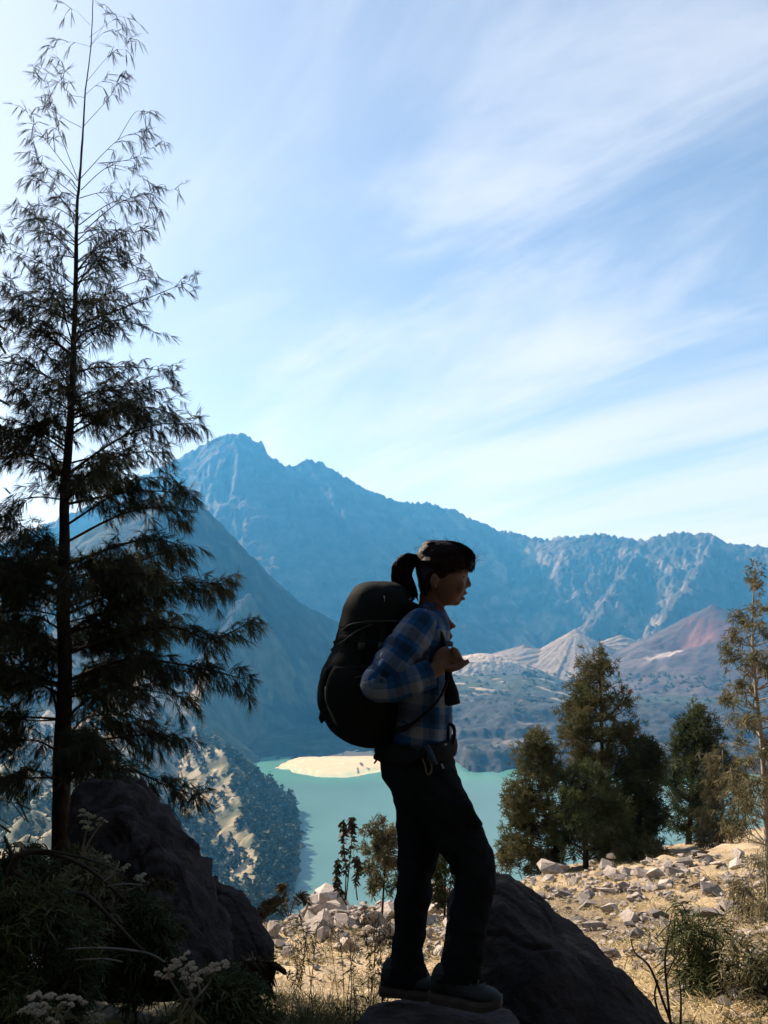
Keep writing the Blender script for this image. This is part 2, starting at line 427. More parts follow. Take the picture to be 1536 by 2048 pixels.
bare = sst(1000, 1250, Y) * sst(-0.4, 0.2, f) * (1 - dark)
C = C * (1 - bare[..., None]) + bare[..., None] * np.array([0.25, 0.225, 0.185])
me, us = grid_mesh('wooded_hill', X, Y, h, h > LAKE_Z - 14)
vcol(me, np.clip(C.reshape(-1, 3)[us], 0.015, 0.6))
o = put('wooded_hill', me, M_mid); tag(o, 'sunlit grassy spur dotted with trees beside the left shore of the lake', 'hill', kind='structure')

# caldera floor: lava benches and woods beyond the lake
X, Y = polar(-4, 40, 400, 1250, 3600, 260, log=True)
d = Y
base = np.interp(d, [1250, 1345, 1375, 1430, 1500, 1560, 1640, 1700, 1790, 1830, 2000, 2300, 2600, 3000, 4000], [-236, -230, -218, -196, -187, -190, -176, -180, -165, -150, -140, -128, -112, -95, -70])
wv = 25 * fbm(X / 400, Y / 400, 3)
shift = 60 * fbm(X / 260 + 4, Y / 600, 3) + 25 * fbm(X / 70, Y / 90, 3)
base = np.interp(d + shift, [1250, 1345, 1375, 1420, 1500, 1560, 1600, 1700, 1760, 1800, 1990, 2060, 2300, 2600, 3000, 4000], [-236, -231, -219, -198, -190, -192, -178, -182, -168, -160, -157, -140, -128, -112, -95, -70])
rough = np.interp(d, [1250, 1350, 1400, 1800, 2000, 4000], [0, 2, 7, 6, 3, 3])
base = np.where(d > 1900, base + (np.minimum(base, -170.0) - base) * sst(0.15, 0.24, X / Y), base)
h = base + rough * (ridged(X / 45, Y / 45, 4) - 0.2) + 2 * fbm(X / 12, Y / 12, 2)
sh = sst(1330, 1372, d + 0.5 * shift - 420 * sst(0.115, 0.03, X / Y))
h = np.where(sh <= 0, LAKE_Z - 6, LAKE_Z - 6 + (h - LAKE_Z + 6) * sh)
f = fbm(X / 150, Y / 220, 4); f2 = fbm(X / 40, Y / 50, 3)
C = np.empty(X.shape + (3,)); C[...] = np.array([0.030, 0.033, 0.035]); C *= (1 + 0.6 * f2[..., None])
wood = sst(1950, 2150, d)
C = C * (1 - wood[..., None]) + wood[..., None] * (np.array([0.040, 0.052, 0.040]) * (1 + 0.4 * f2[..., None]))
sand = sst(0.45, 0.75, fbm(X / 90 + 3, Y / 60, 3) + 0.4 * f2) * sst(1900, 2050, d) * sst(3200, 2600, d) * sst(0.28, 0.18, X / Y)
C = C * (1 - sand[..., None]) + sand[..., None] * np.array([0.30, 0.265, 0.20])
lite = sst(0.2, 0.5, f) * sst(1430, 1500, d) * sst(1800, 1700, d)
C = C * (1 - 0.6 * lite[..., None]) + 0.6 * lite[..., None] * np.array([0.16, 0.15, 0.13])
me, us = grid_mesh('caldera_floor', X, Y, h, h > LAKE_Z - 5.5)
vcol(me, np.clip(C.reshape(-1, 3)[us], 0.015, 0.6))
o = put('caldera_floor', me, M_floor); tag(o, 'dark lava benches and scrubby woods rising from the far lake shore', 'lava field', kind='structure')

# cones standing on the floor: each a heightfield of its own around its centre
def cone(name, label, cx, cy, rad, zfun, cfun, n=150):
    g = np.linspace(-rad, rad, n); X, Y = np.meshgrid(cx + g, cy + g)
    Z = zfun(X, Y); keep = np.hypot(X - cx, Y - cy) < rad
    me, us = grid_mesh(name, X, Y, Z, keep)
    C = cfun(X, Y, Z); vcol(me, np.clip(C.reshape(-1, 3)[us], 0.015, 0.7))
    o = put(name, me, M_floor); tag(o, label, 'volcano', kind='structure'); return o
def bar_ribs(X, Y, c, k, amp, seed):
    th = np.arctan2(Y - c[1], X - c[0]); r = np.hypot(X - c[0], Y - c[1])
    return amp * ridged(th * k / 6.28 + seed, r / 600 + seed, 3) * sst(10, 90, r)
c1 = P(1425, 1210, 2750)
def z1(X, Y):
    r = np.hypot((X - c1.x), (Y - c1.y))
    h = c1.z + 4 - 0.60 * r * (1 - 0.28 * np.clip(r / 700, 0, 1))
    cr2 = P(1365, 1262, 2640); rr = np.hypot((X - cr2.x) / 1.3, Y - cr2.y)
    h = h - 52 * np.exp(-(rr / 62) ** 2)
    e = P(1480, 1222, 2780); h = np.maximum(h, e.z - 0.55 * np.hypot(X - e.x, Y - e.y))
    return h + bar_ribs(X, Y, c1, 26, 7, 2.2) + 2.5 * fbm(X / 25, Y / 25, 3)
def k1(X, Y, Z):
    C = np.empty(X.shape + (3,)); C[...] = np.array([0.050, 0.042, 0.045])
    f = fbm(X / 70, Y / 70, 4)
    cr2 = P(1385, 1248, 2640); red = sst(115, 40, np.hypot((X - cr2.x) / 1.2, Y - cr2.y) + 40 * f)
    C = C * (1 - red[..., None]) + red[..., None] * np.array([0.112, 0.060, 0.058]) * (1 + 0.35 * f[..., None])
    pl = P(1330, 1300, 2560); p = sst(40, 15, np.hypot((X - pl.x) / 1.6, Y - pl.y) + 16 * fbm(X / 18, Y / 18, 3))
    C = C * (1 - p[..., None]) + p[..., None] * np.array([0.30, 0.27, 0.26])
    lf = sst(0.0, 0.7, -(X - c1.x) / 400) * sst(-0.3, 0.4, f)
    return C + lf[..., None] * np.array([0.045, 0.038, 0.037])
cone('volcanic_cone', 'purple grey young volcano with a red streaked crater, right of the lake', c1.x, c1.y, 640, z1, k1, 190)
c2 = P(1152, 1256, 2900)
def z2(X, Y):
    r = np.hypot(X - c2.x, Y - c2.y)
    h = c2.z - 0.66 * r * (1 - 0.15 * np.clip(r / 250, 0, 1))
    q = P(1185, 1262, 2905); h = h - 16 * np.exp(-((X - q.x) ** 2 + (Y - q.y) ** 2) / 32 ** 2)
    s = P(1050, 1292, 2900); h = np.maximum(h, s.z - 0.45 * np.hypot((X - s.x) * 0.6, Y - s.y))
    s = P(1240, 1272, 2960); h = np.maximum(h, s.z - 0.5 * np.hypot((X - s.x) * 0.7, Y - s.y))
    return h + bar_ribs(X, Y, c2, 34, 6, 5.0) + 1.5 * fbm(X / 20, Y / 20, 3)
def k2(X, Y, Z):
    C = np.empty(X.shape + (3,)); C[...] = np.array([0.19, 0.165, 0.14])
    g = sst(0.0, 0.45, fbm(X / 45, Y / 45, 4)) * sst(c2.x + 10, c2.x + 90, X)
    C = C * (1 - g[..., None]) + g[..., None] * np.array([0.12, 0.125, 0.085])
    return C * (1 + 0.25 * fbm(X / 14, Y / 14, 3)[..., None])
cone('ash_cone', 'small pale fluted ash cone lit by the sun below the crater wall', c2.x, c2.y, 290, z2, k2, 150)
c3 = P(965, 1308, 2500)
def z3(X, Y):
    r = np.hypot((X - c3.x) * 0.62, (Y - c3.y) * 1.0)
    return c3.z + 2 - 0.0042 * r ** 2 - 0.12 * r + 2.2 * fbm(X / 16, Y / 16, 4)
def k3(X, Y, Z):
    C = np.empty(X.shape + (3,)); C[...] = np.array([0.36, 0.31, 0.25])
    s = sst(0.45, 0.6, fbm(X / 9, Y / 9, 2)); return C * (1 - 0.7 * s[..., None])
cone('sandy_mound', 'pale sunlit sandy mound beyond the hiker\'s hands', c3.x, c3.y, 125, z3, k3, 90)

# lake
m, t, b = newmat('lake_water')
b.inputs['Roughness'].default_value = 0.28; b.inputs['Specular IOR Level'].default_value = 0.35
a = N(t, 'ShaderNodeVertexColor', layer_name='albedo')
co = N(t, 'ShaderNodeTexCoord'); mpn = N(t, 'ShaderNodeMapping'); mpn.inputs['Scale'].default_value = (0.010, 0.004, 1); t.links.new(co.outputs['Object'], mpn.inputs[0])
n = N(t, 'ShaderNodeTexNoise'); setin(n, Scale=1.0, Detail=6.0, Roughness=0.6); t.links.new(mpn.outputs[0], n.inputs['Vector'])
hs = N(t, 'ShaderNodeHueSaturation'); t.links.new(a.outputs[0], hs.inputs['Color'])
t.links.new(mth(t, 'ADD', mth(t, 'MULTIPLY', n.outputs[0], 0.9), 0.55), hs.inputs['Value']); t.links.new(hs.outputs[0], b.inputs['Base Color'])
n = N(t, 'ShaderNodeTexNoise'); setin(n, Scale=0.35, Detail=4.0); t.links.new(co.outputs['Object'], n.inputs['Vector'])
bp = N(t, 'ShaderNodeBump'); bp.inputs['Distance'].default_value = 0.25; t.links.new(n.outputs[0], bp.inputs['Height']); t.links.new(bp.outputs[0], b.inputs['Normal'])
M_lake = m
X, Y = polar(-30, 40, 200, 330, 1640, 120)
C = np.empty(X.shape + (3,)); C[...] = np.array([0.070, 0.158, 0.144])
shal = sst(1255, 1335, Y + 30 * fbm(X / 80, Y / 80, 3))
C = C * (1 - 0.6 * shal[..., None]) + 0.6 * shal[..., None] * np.array([0.065, 0.235, 0.175])
me, us = grid_mesh('lake', X, Y, np.full(X.shape, LAKE_Z)); vcol(me, C.reshape(-1, 3))
o = put('lake', me, M_lake); tag(o, 'turquoise crater lake seen past the hiker', 'lake', kind='structure')

# sand spit at the far end of the lake
def onlake(px, py):
    x, y, z = ray(px, py); k = (LAKE_Z + 0.8 - CAM_Z) / z; return (x * k, y * k)
out_far = [(552, 1535), (572, 1524), (600, 1516), (622, 1514), (640, 1517), (668, 1513), (690, 1507), (710, 1497), (735, 1489), (760, 1483), (800, 1481), (850, 1484)]
out_near = [(552, 1536), (575, 1541), (590, 1548), (620, 1554), (650, 1557), (690, 1557), (720, 1554), (745, 1549), (775, 1545), (810, 1541), (850, 1537), (880, 1530)]
fa = np.array([onlake(*q) for q in out_far]); ne = np.array([onlake(*q) for q in out_near])
tt = np.linspace(0, 1, 90)
def along(a): 
    s = np.linspace(0, 1, len(a)); return np.stack([np.interp(tt, s, a[:, 0]), np.interp(tt, s, a[:, 1])], 1)
fa, ne = along(fa), along(ne); U = np.linspace(0, 1, 26)
V = []; Cc = []
for u in U:
    p = ne + (fa - ne) * u + 4 * np.stack([fbm(tt * 30, tt * 0 + u * 3, 3), fbm(tt * 30 + 40, tt * 0 + u * 3, 3)], 1)
    z = LAKE_Z - 0.25 + 4.0 * np.sin(np.pi * min(u * 1.0, 0.62)) * np.sqrt(np.clip(np.sin(np.pi * np.clip(tt * 0.85, 0, 1)), 0, 1)) * (0.35 if u < 0.15 else 1)
    V.append(np.stack([p[:, 0], p[:, 1], z], 1))
    g = np.clip((0.34 - u) * 2.2 + 0.35 * fbm(tt * 9, tt * 0 + u * 5, 3) + 0.55 * (1 - tt) ** 2, 0, 1)[:, None]
    Cc.append(np.array([0.50, 0.385, 0.25]) * (1 - g) + g * np.array([0.30, 0.40, 0.28]))
V = np.concatenate(V); Cc = np.concatenate(Cc)
i = np.arange(26 * 90).reshape(26, 90)
Q = np.stack([i[:-1, :-1], i[:-1, 1:], i[1:, 1:], i[1:, :-1]], -1).reshape(-1, 4)
me = mesh_np('sand_spit', V, Q, True); vcol(me, Cc)
o = put('sand_spit', me, terrain_mat('sand', 0.05, 0.10)); tag(o, 'pale sand spit running into the far end of the lake', 'beach', kind='structure')

# far trees: a few baked crown shapes
def tiny_tree(seed, slim=0.32):
    r = np.random.default_rng(seed); mb = MB()
    nl = 18
    for k in range(nl):
        u = r.uniform(0.12, 1.0); rad = slim * (1.05 - u) ** 0.7 * r.uniform(0.5, 1.05); th = r.uniform(0, 6.28)
        c = np.array([rad * math.cos(th), rad * math.sin(th), u]); s = 0.13 * (1.25 - 0.7 * u)
        pts = c + r.normal(0, 1, (5, 3)) * s * np.array([1, 1, 0.9])
        mb.add([tuple(q) for q in pts], [(0, 1, 2), (0, 2, 3), (0, 3, 4), (1, 3, 4), (1, 2, 4)])
    tube(mb, [Vector((0, 0, -0.05)), Vector((0, 0, 0.7))], [0.025, 0.008], 4)
    return mb
M_fartree = mat('far_foliage', (0.030, 0.042, 0.022), (0.075, 0.085, 0.038), scale=1.2, rough=0.9, objrand=0.25)
TT = [tiny_tree(s, sl) for s, sl in ((1, .34), (2, .28), (3, .40), (4, .24), (5, .36))]
TTm = []
for q in TT:
    me = q.mesh('far_tree'); me.materials.append(M_fartree); TTm.append(me)
hx, hy, hh = HC
def height_c(x, y):
    # nearest grid point of the spur
    ta = x / y; i = int(np.clip(np.searchsorted(hy[:, 0], y), 1, len(hy) - 1)); j = int(np.clip(np.searchsorted(hx[0] / hy[0], ta), 0, hx.shape[1] - 1))
    return hh[i, j]
singles = 0; woodV = []; woodF = []; nb = 0
rr = np.random.default_rng(21)
cand = []
for k in range(5200):
    d_ = rr.uniform(520, 1350); px = rr.uniform(-40, 600); x = (px - 768) / FPX * d_; z = height_c(x, d_)
    if z < LAKE_Z + 1.5: continue
    xc = np.interp(d_, [p[1] for p in reversed(rc)], [p[0] for p in reversed(rc)])
    right = x > xc
    dens = 0.95 if right else 0.42
    dens *= 1.0 if fbm(np.array(x / 60), np.array(d_ / 60), 3) > (-0.35 if right else 0.0) else 0.12
    if z < LAKE_Z + 22: dens = max(dens, 0.9)
    if rr.random() > dens: continue
    cand.append((x, d_, z, rr.uniform(9, 19) * (1.0 if right else 0.75), right))
cand.sort(key=lambda q: q[1])
for (x, y, z, hgt, right) in cand:
    m = rr.integers(0, 5)
    if not right and singles < 70 and y < 1150:
        o = bpy.data.objects.new('far_tree', TTm[m]); o.location = (x, y, z - 0.3); o.scale = (hgt, hgt, hgt); o.rotation_euler = (0, 0, rr.uniform(0, 6.28)); link(o)
        tag(o, 'small dark tree standing apart on the sunlit grassy spur', 'tree', 'scattered trees on the sunlit spur'); singles += 1
    else:
        v = np.array(TT[m].v); a = rr.uniform(0, 6.28); c, s = math.cos(a), math.sin(a)
        w_ = np.stack([v[:, 0] * c - v[:, 1] * s, v[:, 0] * s + v[:, 1] * c, v[:, 2]], 1) * hgt + np.array([x, y, z - 0.3])
        woodV.append(w_); woodF += [tuple(i + nb for i in f) for f in TT[m].f]; nb += len(v)
# scrub on the caldera floor
for k in range(500):
    d_ = rr.uniform(1420, 2500); px = rr.uniform(880, 1560); x = (px - 768) / FPX * d_
    m = rr.integers(0, 5); v = np.array(TT[m].v) * rr.uniform(7, 13)
    sft = 0
    z = np.interp(d_, [1420, 1500, 1560, 1700, 1800, 1990, 2060, 2300, 2600], [-199, -190, -191, -181, -162, -157, -140, -128, -112]) - 2
    woodV.append(v * np.array([1.5, 1.5, 0.8]) + np.array([x, d_, z])); woodF += [tuple(i + nb for i in f) for f in TT[m].f]; nb += len(v)
me = bpy.data.meshes.new('far_woods'); me.from_pydata(np.concatenate(woodV).tolist(), [], woodF); me.update()
o = put('far_woods', me, M_fartree); tag(o, 'distant woods on the shaded shore slope and caldera floor', 'woods', kind='stuff')

# ------------------------------------------------------------------ air
mb = MB(); box(mb, (0, 2900, 425), 5600, 3050, 675)
o = mb.build('haze', None, smooth=False)
m = bpy.data.materials.new('haze_air'); m.use_nodes = True; t = m.node_tree; t.nodes.clear()
pv = N(t, 'ShaderNodeVolumePrincipled'); pv.inputs['Color'].default_value = (0.08, 0.45, 1.0, 1); pv.inputs['Density'].default_value = 0.000118; pv.inputs['Anisotropy'].default_value = 0.22; pv.inputs['Absorption Color'].default_value = (1.0, 0.66, 0.5, 1)
mo = N(t, 'ShaderNodeOutputMaterial'); t.links.new(pv.outputs[0], mo.inputs['Volume'])
o.data.materials.append(m); tag(o, 'blue haze filling the air of the crater', 'haze', kind='stuff')
# ------------------------------------------------------------------ the hillside in front
def gz(x, y):
    x = np.asarray(x, float); y = np.asarray(y, float)
    yy = np.maximum(y, 1.0); az = x / yy
    yc = np.interp(az, [-1.2, -0.45, -0.2, -0.1, 0.0, 0.10, 0.155, 0.22, 0.3, 0.45, 0.6, 1.2], [9, 9, 9.5, 14.5, 15.5, 16, 19.5, 24, 28, 33, 36, 40])
    z = -0.35 - 0.235 * np.maximum(y - 2.5, -1.5) + 0.115 * np.maximum(x, 0) * sst(1, 6, yy) + 0.05 * np.minimum(x + 1, 0)
    over = np.maximum(y - yc, 0)
    z = z - 0.42 * over * sst(0, 5, over) - 0.12 * np.minimum(over, 1e9) * sst(5, 60, over)
    z = z + 0.05 * fbm(x / 1.3, y / 1.3, 3) + 0.10 * np.maximum(fbm(x / 0.7, y / 0.7, 2), 0) * sst(4, 8, yy) + 0.16 * fbm(x / 5.0, y / 5.0, 2) * sst(3, 8, yy)
    return z
def onground(px, py, lift=0.0):
    x, y, z = ray(px, py); d = np.linspace(2.0, 50, 1600)
    zr = CAM_Z + z / y * d; g = gz(x / y * d, d) + lift
    k = np.argmax(zr < g); k = k if zr[k] < g[k] else 1599
    return Vector((x / y * d[k], d[k], float(gz(x / y * d[k], d[k]))))
az = np.tan(np.radians(np.concatenate([np.linspace(-62, -32, 30)[:-1], np.linspace(-32, 32, 290), np.linspace(32, 62, 30)[1:]])))
dd = np.concatenate([np.linspace(-4, 2.0, 12)[:-1], np.geomspace(2.0, 45, 240), np.geomspace(46, 520, 60)])
A, Dd = np.meshgrid(az, dd); X = A * np.maximum(Dd, 2.0); Y = Dd; Z = np.maximum(gz(X, Y), LAKE_Z - 3)
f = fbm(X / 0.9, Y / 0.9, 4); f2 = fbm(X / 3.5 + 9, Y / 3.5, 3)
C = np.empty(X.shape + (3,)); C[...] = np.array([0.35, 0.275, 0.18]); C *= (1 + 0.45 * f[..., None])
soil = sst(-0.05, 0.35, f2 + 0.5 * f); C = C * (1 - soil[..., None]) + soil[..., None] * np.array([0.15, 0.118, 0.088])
near_shade = sst(7.5, 5.0, Y) * sst(1.6, 0.9, X); near_shade = np.maximum(near_shade, sst(-0.13, -0.17, X / np.maximum(Y, 1)) * sst(11, 9.5, Y)); C = C * (1 - near_shade[..., None]) + near_shade[..., None] * np.array([0.045, 0.042, 0.026])  # near ground painted darker, standing in for the shade under the trees
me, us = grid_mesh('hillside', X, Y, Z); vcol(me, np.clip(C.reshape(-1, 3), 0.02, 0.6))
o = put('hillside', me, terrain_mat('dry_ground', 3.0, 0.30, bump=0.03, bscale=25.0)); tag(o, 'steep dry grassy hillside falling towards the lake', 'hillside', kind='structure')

# the slope goes on rising behind the viewpoint towards the crater rim, under dark scrub; unseen, added to block sky light
gx_, gy_ = np.meshgrid(np.linspace(-75, 75, 110), np.linspace(-3.6, -80, 60))
hz_ = -0.2 + 1.15 * np.maximum(-gy_ - 3.6, 0) + 1.2 * fbm(gx_ / 9, gy_ / 9, 4) * sst(0, 8, -gy_ - 3.6)
me, us = grid_mesh('hillside', gx_, gy_, hz_); cc_ = np.empty(gx_.shape + (3,)); cc_[...] = np.array([0.035, 0.036, 0.022]); cc_ *= (1 + .4 * fbm(gx_ / 3, gy_ / 3, 3))[..., None]
vcol(me, cc_.reshape(-1, 3)); o = put('hillside', me, M_mid); tag(o, 'unseen dark scrub slope rising behind the viewpoint to the crater rim, added to block sky light', 'hillside', kind='structure')

# ------------------------------------------------------------------ rocks
def hull_mesh(name, pts, subdiv=0, disp=0.0, dscale=2.0, smooth=False, seed=0.0, keep=0.0):
    bm = bmesh.new()
    for p in pts: bm.verts.new(p)
    r = bmesh.ops.convex_hull(bm, input=bm.verts)
    dead = [g for g in r['geom_interior'] if isinstance(g, bmesh.types.BMVert)] + [g for g in r['geom_unused'] if isinstance(g, bmesh.types.BMVert)]
    bmesh.ops.delete(bm, geom=list(set(dead)), context='VERTS')
    if subdiv:
        bmesh.ops.bevel(bm, geom=list(bm.edges), offset=keep or 0.03, segments=1, affect='EDGES', clamp_overlap=True)
        bmesh.ops.triangulate(bm, faces=bm.faces)
        for k in range(subdiv):
            le = np.median([e.calc_length() for e in bm.edges])
            bmesh.ops.subdivide_edges(bm, edges=[e for e in bm.edges if e.calc_length() > le * 0.55], cuts=1, use_grid_fill=True)
            bmesh.ops.triangulate(bm, faces=bm.faces)
        bm.normal_update()
        for v in bm.verts:
            p = v.co * dscale + Vector((seed, seed * 2, 0))
            n_ = mnoise.fractal(p, 0.8, 2.1, 5) + 0.5 * mnoise.noise(p * 0.45) - 0.55 * max(0.0, 0.12 - abs(mnoise.noise(p * 1.3 + Vector((3, 1, 7))))) / 0.12 + 0.22 * mnoise.fractal(p * 4.5, 0.7, 2.1, 3)
            v.co = v.co + v.normal * disp * n_
    bm.normal_update(); me = bpy.data.meshes.new(name); bm.to_mesh(me); bm.free()
    if smooth: me.shade_smooth()
    return me
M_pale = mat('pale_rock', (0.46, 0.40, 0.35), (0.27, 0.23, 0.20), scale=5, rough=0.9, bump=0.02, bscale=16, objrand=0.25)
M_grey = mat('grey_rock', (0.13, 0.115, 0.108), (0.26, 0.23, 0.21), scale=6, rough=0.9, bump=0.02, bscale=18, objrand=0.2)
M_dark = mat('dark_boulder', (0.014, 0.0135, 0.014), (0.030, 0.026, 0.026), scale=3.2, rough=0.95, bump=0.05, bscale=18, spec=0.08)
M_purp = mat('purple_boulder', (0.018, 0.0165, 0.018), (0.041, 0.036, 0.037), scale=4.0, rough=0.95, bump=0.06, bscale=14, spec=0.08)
rk = np.random.default_rng(5)
ROCKS = []
for k in range(10):
    n_ = 13; p = rk.normal(0, 1, (n_, 3)); p /= np.linalg.norm(p, axis=1)[:, None]; p *= rk.uniform(0.8, 1.1, (n_, 1)) * np.array([1, rk.uniform(.65, 1), rk.uniform(.45, .85)])
    me = hull_mesh('rock', [Vector(q) for q in p]); ROCKS.append(me)
RP = []; RG = []
for me in ROCKS:
    a = me.copy(); a.materials.append(M_pale); RP.append(a); b_ = me.copy(); b_.materials.append(M_grey); RG.append(b_)
def rock(pos, size, grey, label, group=None, squash=1.0, name='rock'):
    k = rk.integers(0, 10); o = bpy.data.objects.new(name, (RG if grey else RP)[k])
    o.location = (pos[0], pos[1], pos[2] + size * (0.32 if name != 'rock' or size > 5 else rk.uniform(.18, .45))); o.scale = (size, size * rk.uniform(.8, 1.1), size * squash * rk.uniform(.8, 1.1))
    o.rotation_euler = (rk.uniform(-.3, .3), rk.uniform(-.3, .3), rk.uniform(0, 6.28)); link(o)
    tag(o, label, 'rock', group); return o
# the rocky rim behind the hiker's legs
for k in range(112):
    px = rk.uniform(515, 905); py = 1792 + abs(rk.normal(0, 1)) * 48
    if py > 1950: continue
    p = onground(px, py); s = rk.uniform(13, 36) * p.y / FPX * (1.25 if py < 1825 else 0.9)
    rock(p, s, rk.random() < 0.12, 'pale angular rock in the sunlit rubble behind the hiker\'s legs', 'rubble rocks along the rim behind the hiker')
for (px, py, w_, lab) in [(703, 1806, 27, 'largest white rounded rock on the rim, below the leafy stalks'), (622, 1832, 24, 'white block on the rim just right of the fern'),
                          (660, 1832, 30, 'long white slab tilted on the rim between fern and stalks'), (585, 1828, 22, 'white wedge shaped rock under the arching fern'), (640, 1865, 36, 'broad flat rock with a shaded front in the rubble'),
                          (576, 1915, 18, 'grey purple stone in the straw coloured scrub by the dark boulder')]:
    p = onground(px, py); rock(p, w_ * p.y / FPX, 'grey' in lab, lab)
# the dry slope on the right
for k in range(400):
    px = rk.uniform(1040, 1540); py = 1715 + 325 * rk.random() ** 1.35
    if py > 1740 + (px - 1000) * 0.93 + 12 and px < 1340: continue
    cl = fbm(np.array(px / 70.0), np.array(py / 45.0), 3)
    if cl < -0.05 and rk.random() < 0.8: continue
    p = onground(px, py); s = (6 + 23 * rk.random() ** 2.4) * p.y / FPX
    rock(p, s, rk.random() < 0.3, 'angular stone lying in the dry grass of the sunlit slope', 'stones strewn over the dry slope', 0.85)
for (px, py, w_, g_, sq, lab) in [
    (1420, 1845, 52, 1, .75, 'large grey cracked boulder, the broadest rock on the dry slope'), (1463, 1822, 38, 0, .5, 'white slab resting on the large grey boulder'),
    (1375, 1835, 26, 1, 1.2, 'upright grey rock standing against the large grey boulder'), (1318, 1838, 32, 1, 1.1, 'dark pointed rock in the middle of the dry slope'),
    (1282, 1835, 20, 1, .8, 'dark low rock left of the pointed rock'), (1240, 1890, 24, 1, .7, 'dark flat stone casting a shadow beside the big dark boulder'),
    (1300, 1905, 22, 0, .8, 'cream block behind the bare twigs'), (1335, 1940, 26, 0, .6, 'long white slab low on the slope by the bare twigs'),
    (1180, 1798, 26, 1, .9, 'grey block left of the pale patch on the slope'), (1130, 1795, 24, 1, .6, 'low grey rock nearest the edge of the dark boulder'),
    (1215, 1790, 34, 0, .4, 'broad pale slab lying flat on the slope'), (1345, 1757, 24, 1, .7, 'dark brown rock in the grass below the two trees'),
    (1300, 1775, 20, 0, .9, 'white faced rock left of the dark brown rock'), (1392, 1778, 22, 1, .6, 'dark slanting rock right of the dark brown rock'),
    (1370, 1733, 22, 1, .7, 'small dark rock close under the shaded trees'), (1435, 1730, 22, 0, .6, 'pale rock near the top of the slope'),
    (1100, 1757, 46, 0, .5, 'tan earthy outcrop at the foot of the tall tree'), (1222, 1752, 22, 0, 1.1, 'white upright rock at the foot of the tree clump'),
    (1245, 1760, 24, 0, .5, 'white flat rock in front of the upright white rock'), (1198, 1752, 14, 0, .9, 'round white stone left of the upright white rock'),
    (1355, 2010, 20, 0, .7, 'cream stone at the bottom edge right of the dark boulder'), (1450, 2020, 30, 1, .9, 'purple grey rock at the bottom right corner')]:
    p = onground(px, py); rock(p, w_ * .85 * p.y / FPX, g_, lab, None, sq)
p = onground(1222, 1752); o = rock((p.x, p.y, p.z + 22 * p.y / FPX * 1.35), 11 * p.y / FPX, 0, 'small white rock balanced on the upright white rock')

# small broken stones between them
bV = []; bF = []; bn = 0
for k in range(5200):
    if k < 1100: px, py = rk.uniform(515, 905), 1792 + abs(rk.normal(0, 1)) * 55
    else: px, py = rk.uniform(1040, 1540), rk.uniform(1712, 2040)
    if k >= 1100 and fbm(np.array(px / 60.0), np.array(py / 40.0), 3) < -.05: continue
    p = onground(px, py)
    if p.x < 1.2 and p.y < 5.5: continue
    me = ROCKS[rk.integers(0, 10)]; v = np.array([q.co for q in me.vertices]); s = (3.0 + 7.5 * rk.random() ** 1.6) * p.y / FPX; a = rk.uniform(0, 6.28); c, sn = math.cos(a), math.sin(a)
    v = np.stack([v[:, 0] * c - v[:, 1] * sn, v[:, 0] * sn + v[:, 1] * c, v[:, 2] * .8], 1) * s + np.array([p.x, p.y, p.z + s * .5])
    bV.append(v); bF += [tuple(i + bn for i in q.vertices) for q in me.polygons]; bn += len(v)
me = bpy.data.meshes.new('rubble'); me.from_pydata(np.concatenate(bV).tolist(), [], bF); me.update()
o = put('rubble', me, M_pale); tag(o, 'small broken stones littering the sunlit slope and rim', 'rubble', kind='stuff')

# big boulders in the shade
def boulder(name, lab, pts, m, sub=4, disp=0.03, ds=2.6, seed=0.0, keep=0.04):
    vs = [P(a, b, d) for a, b, d in pts]; c = sum(vs, Vector()) / len(vs)
    me = hull_mesh(name, [v - c for v in vs], sub, disp, ds, True, seed, keep)
    o = put(name, me, m); o.location = c; tag(o, lab, 'boulder'); return o
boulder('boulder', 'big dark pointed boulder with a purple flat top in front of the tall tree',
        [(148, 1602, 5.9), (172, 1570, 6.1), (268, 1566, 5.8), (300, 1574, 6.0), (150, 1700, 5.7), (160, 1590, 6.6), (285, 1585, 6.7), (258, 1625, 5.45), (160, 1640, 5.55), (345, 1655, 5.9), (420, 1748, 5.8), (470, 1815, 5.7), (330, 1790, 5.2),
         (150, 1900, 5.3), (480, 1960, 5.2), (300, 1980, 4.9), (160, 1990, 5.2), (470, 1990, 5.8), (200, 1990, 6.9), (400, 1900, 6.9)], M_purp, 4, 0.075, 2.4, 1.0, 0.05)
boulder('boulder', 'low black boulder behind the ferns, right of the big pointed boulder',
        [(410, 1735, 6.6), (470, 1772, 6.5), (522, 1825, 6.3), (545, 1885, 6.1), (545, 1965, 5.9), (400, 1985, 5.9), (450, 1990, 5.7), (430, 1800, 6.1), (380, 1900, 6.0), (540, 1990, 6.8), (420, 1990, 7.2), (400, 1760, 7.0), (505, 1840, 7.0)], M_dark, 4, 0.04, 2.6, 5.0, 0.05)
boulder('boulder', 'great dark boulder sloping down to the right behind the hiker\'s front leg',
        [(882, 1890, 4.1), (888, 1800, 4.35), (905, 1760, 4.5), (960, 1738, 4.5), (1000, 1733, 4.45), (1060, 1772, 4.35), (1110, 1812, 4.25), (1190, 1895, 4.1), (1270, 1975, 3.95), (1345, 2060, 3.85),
         (980, 1790, 3.95), (1080, 1900, 3.75), (900, 2000, 3.75), (1010, 2060, 3.55), (1200, 2110, 3.5), (1370, 2130, 3.8), (880, 2130, 4.0), (900, 2130, 5.1), (1350, 2130, 4.9), (980, 1765, 5.0), (1150, 1890, 4.8)], M_dark, 4, 0.030, 2.8, 9.0, 0.05)
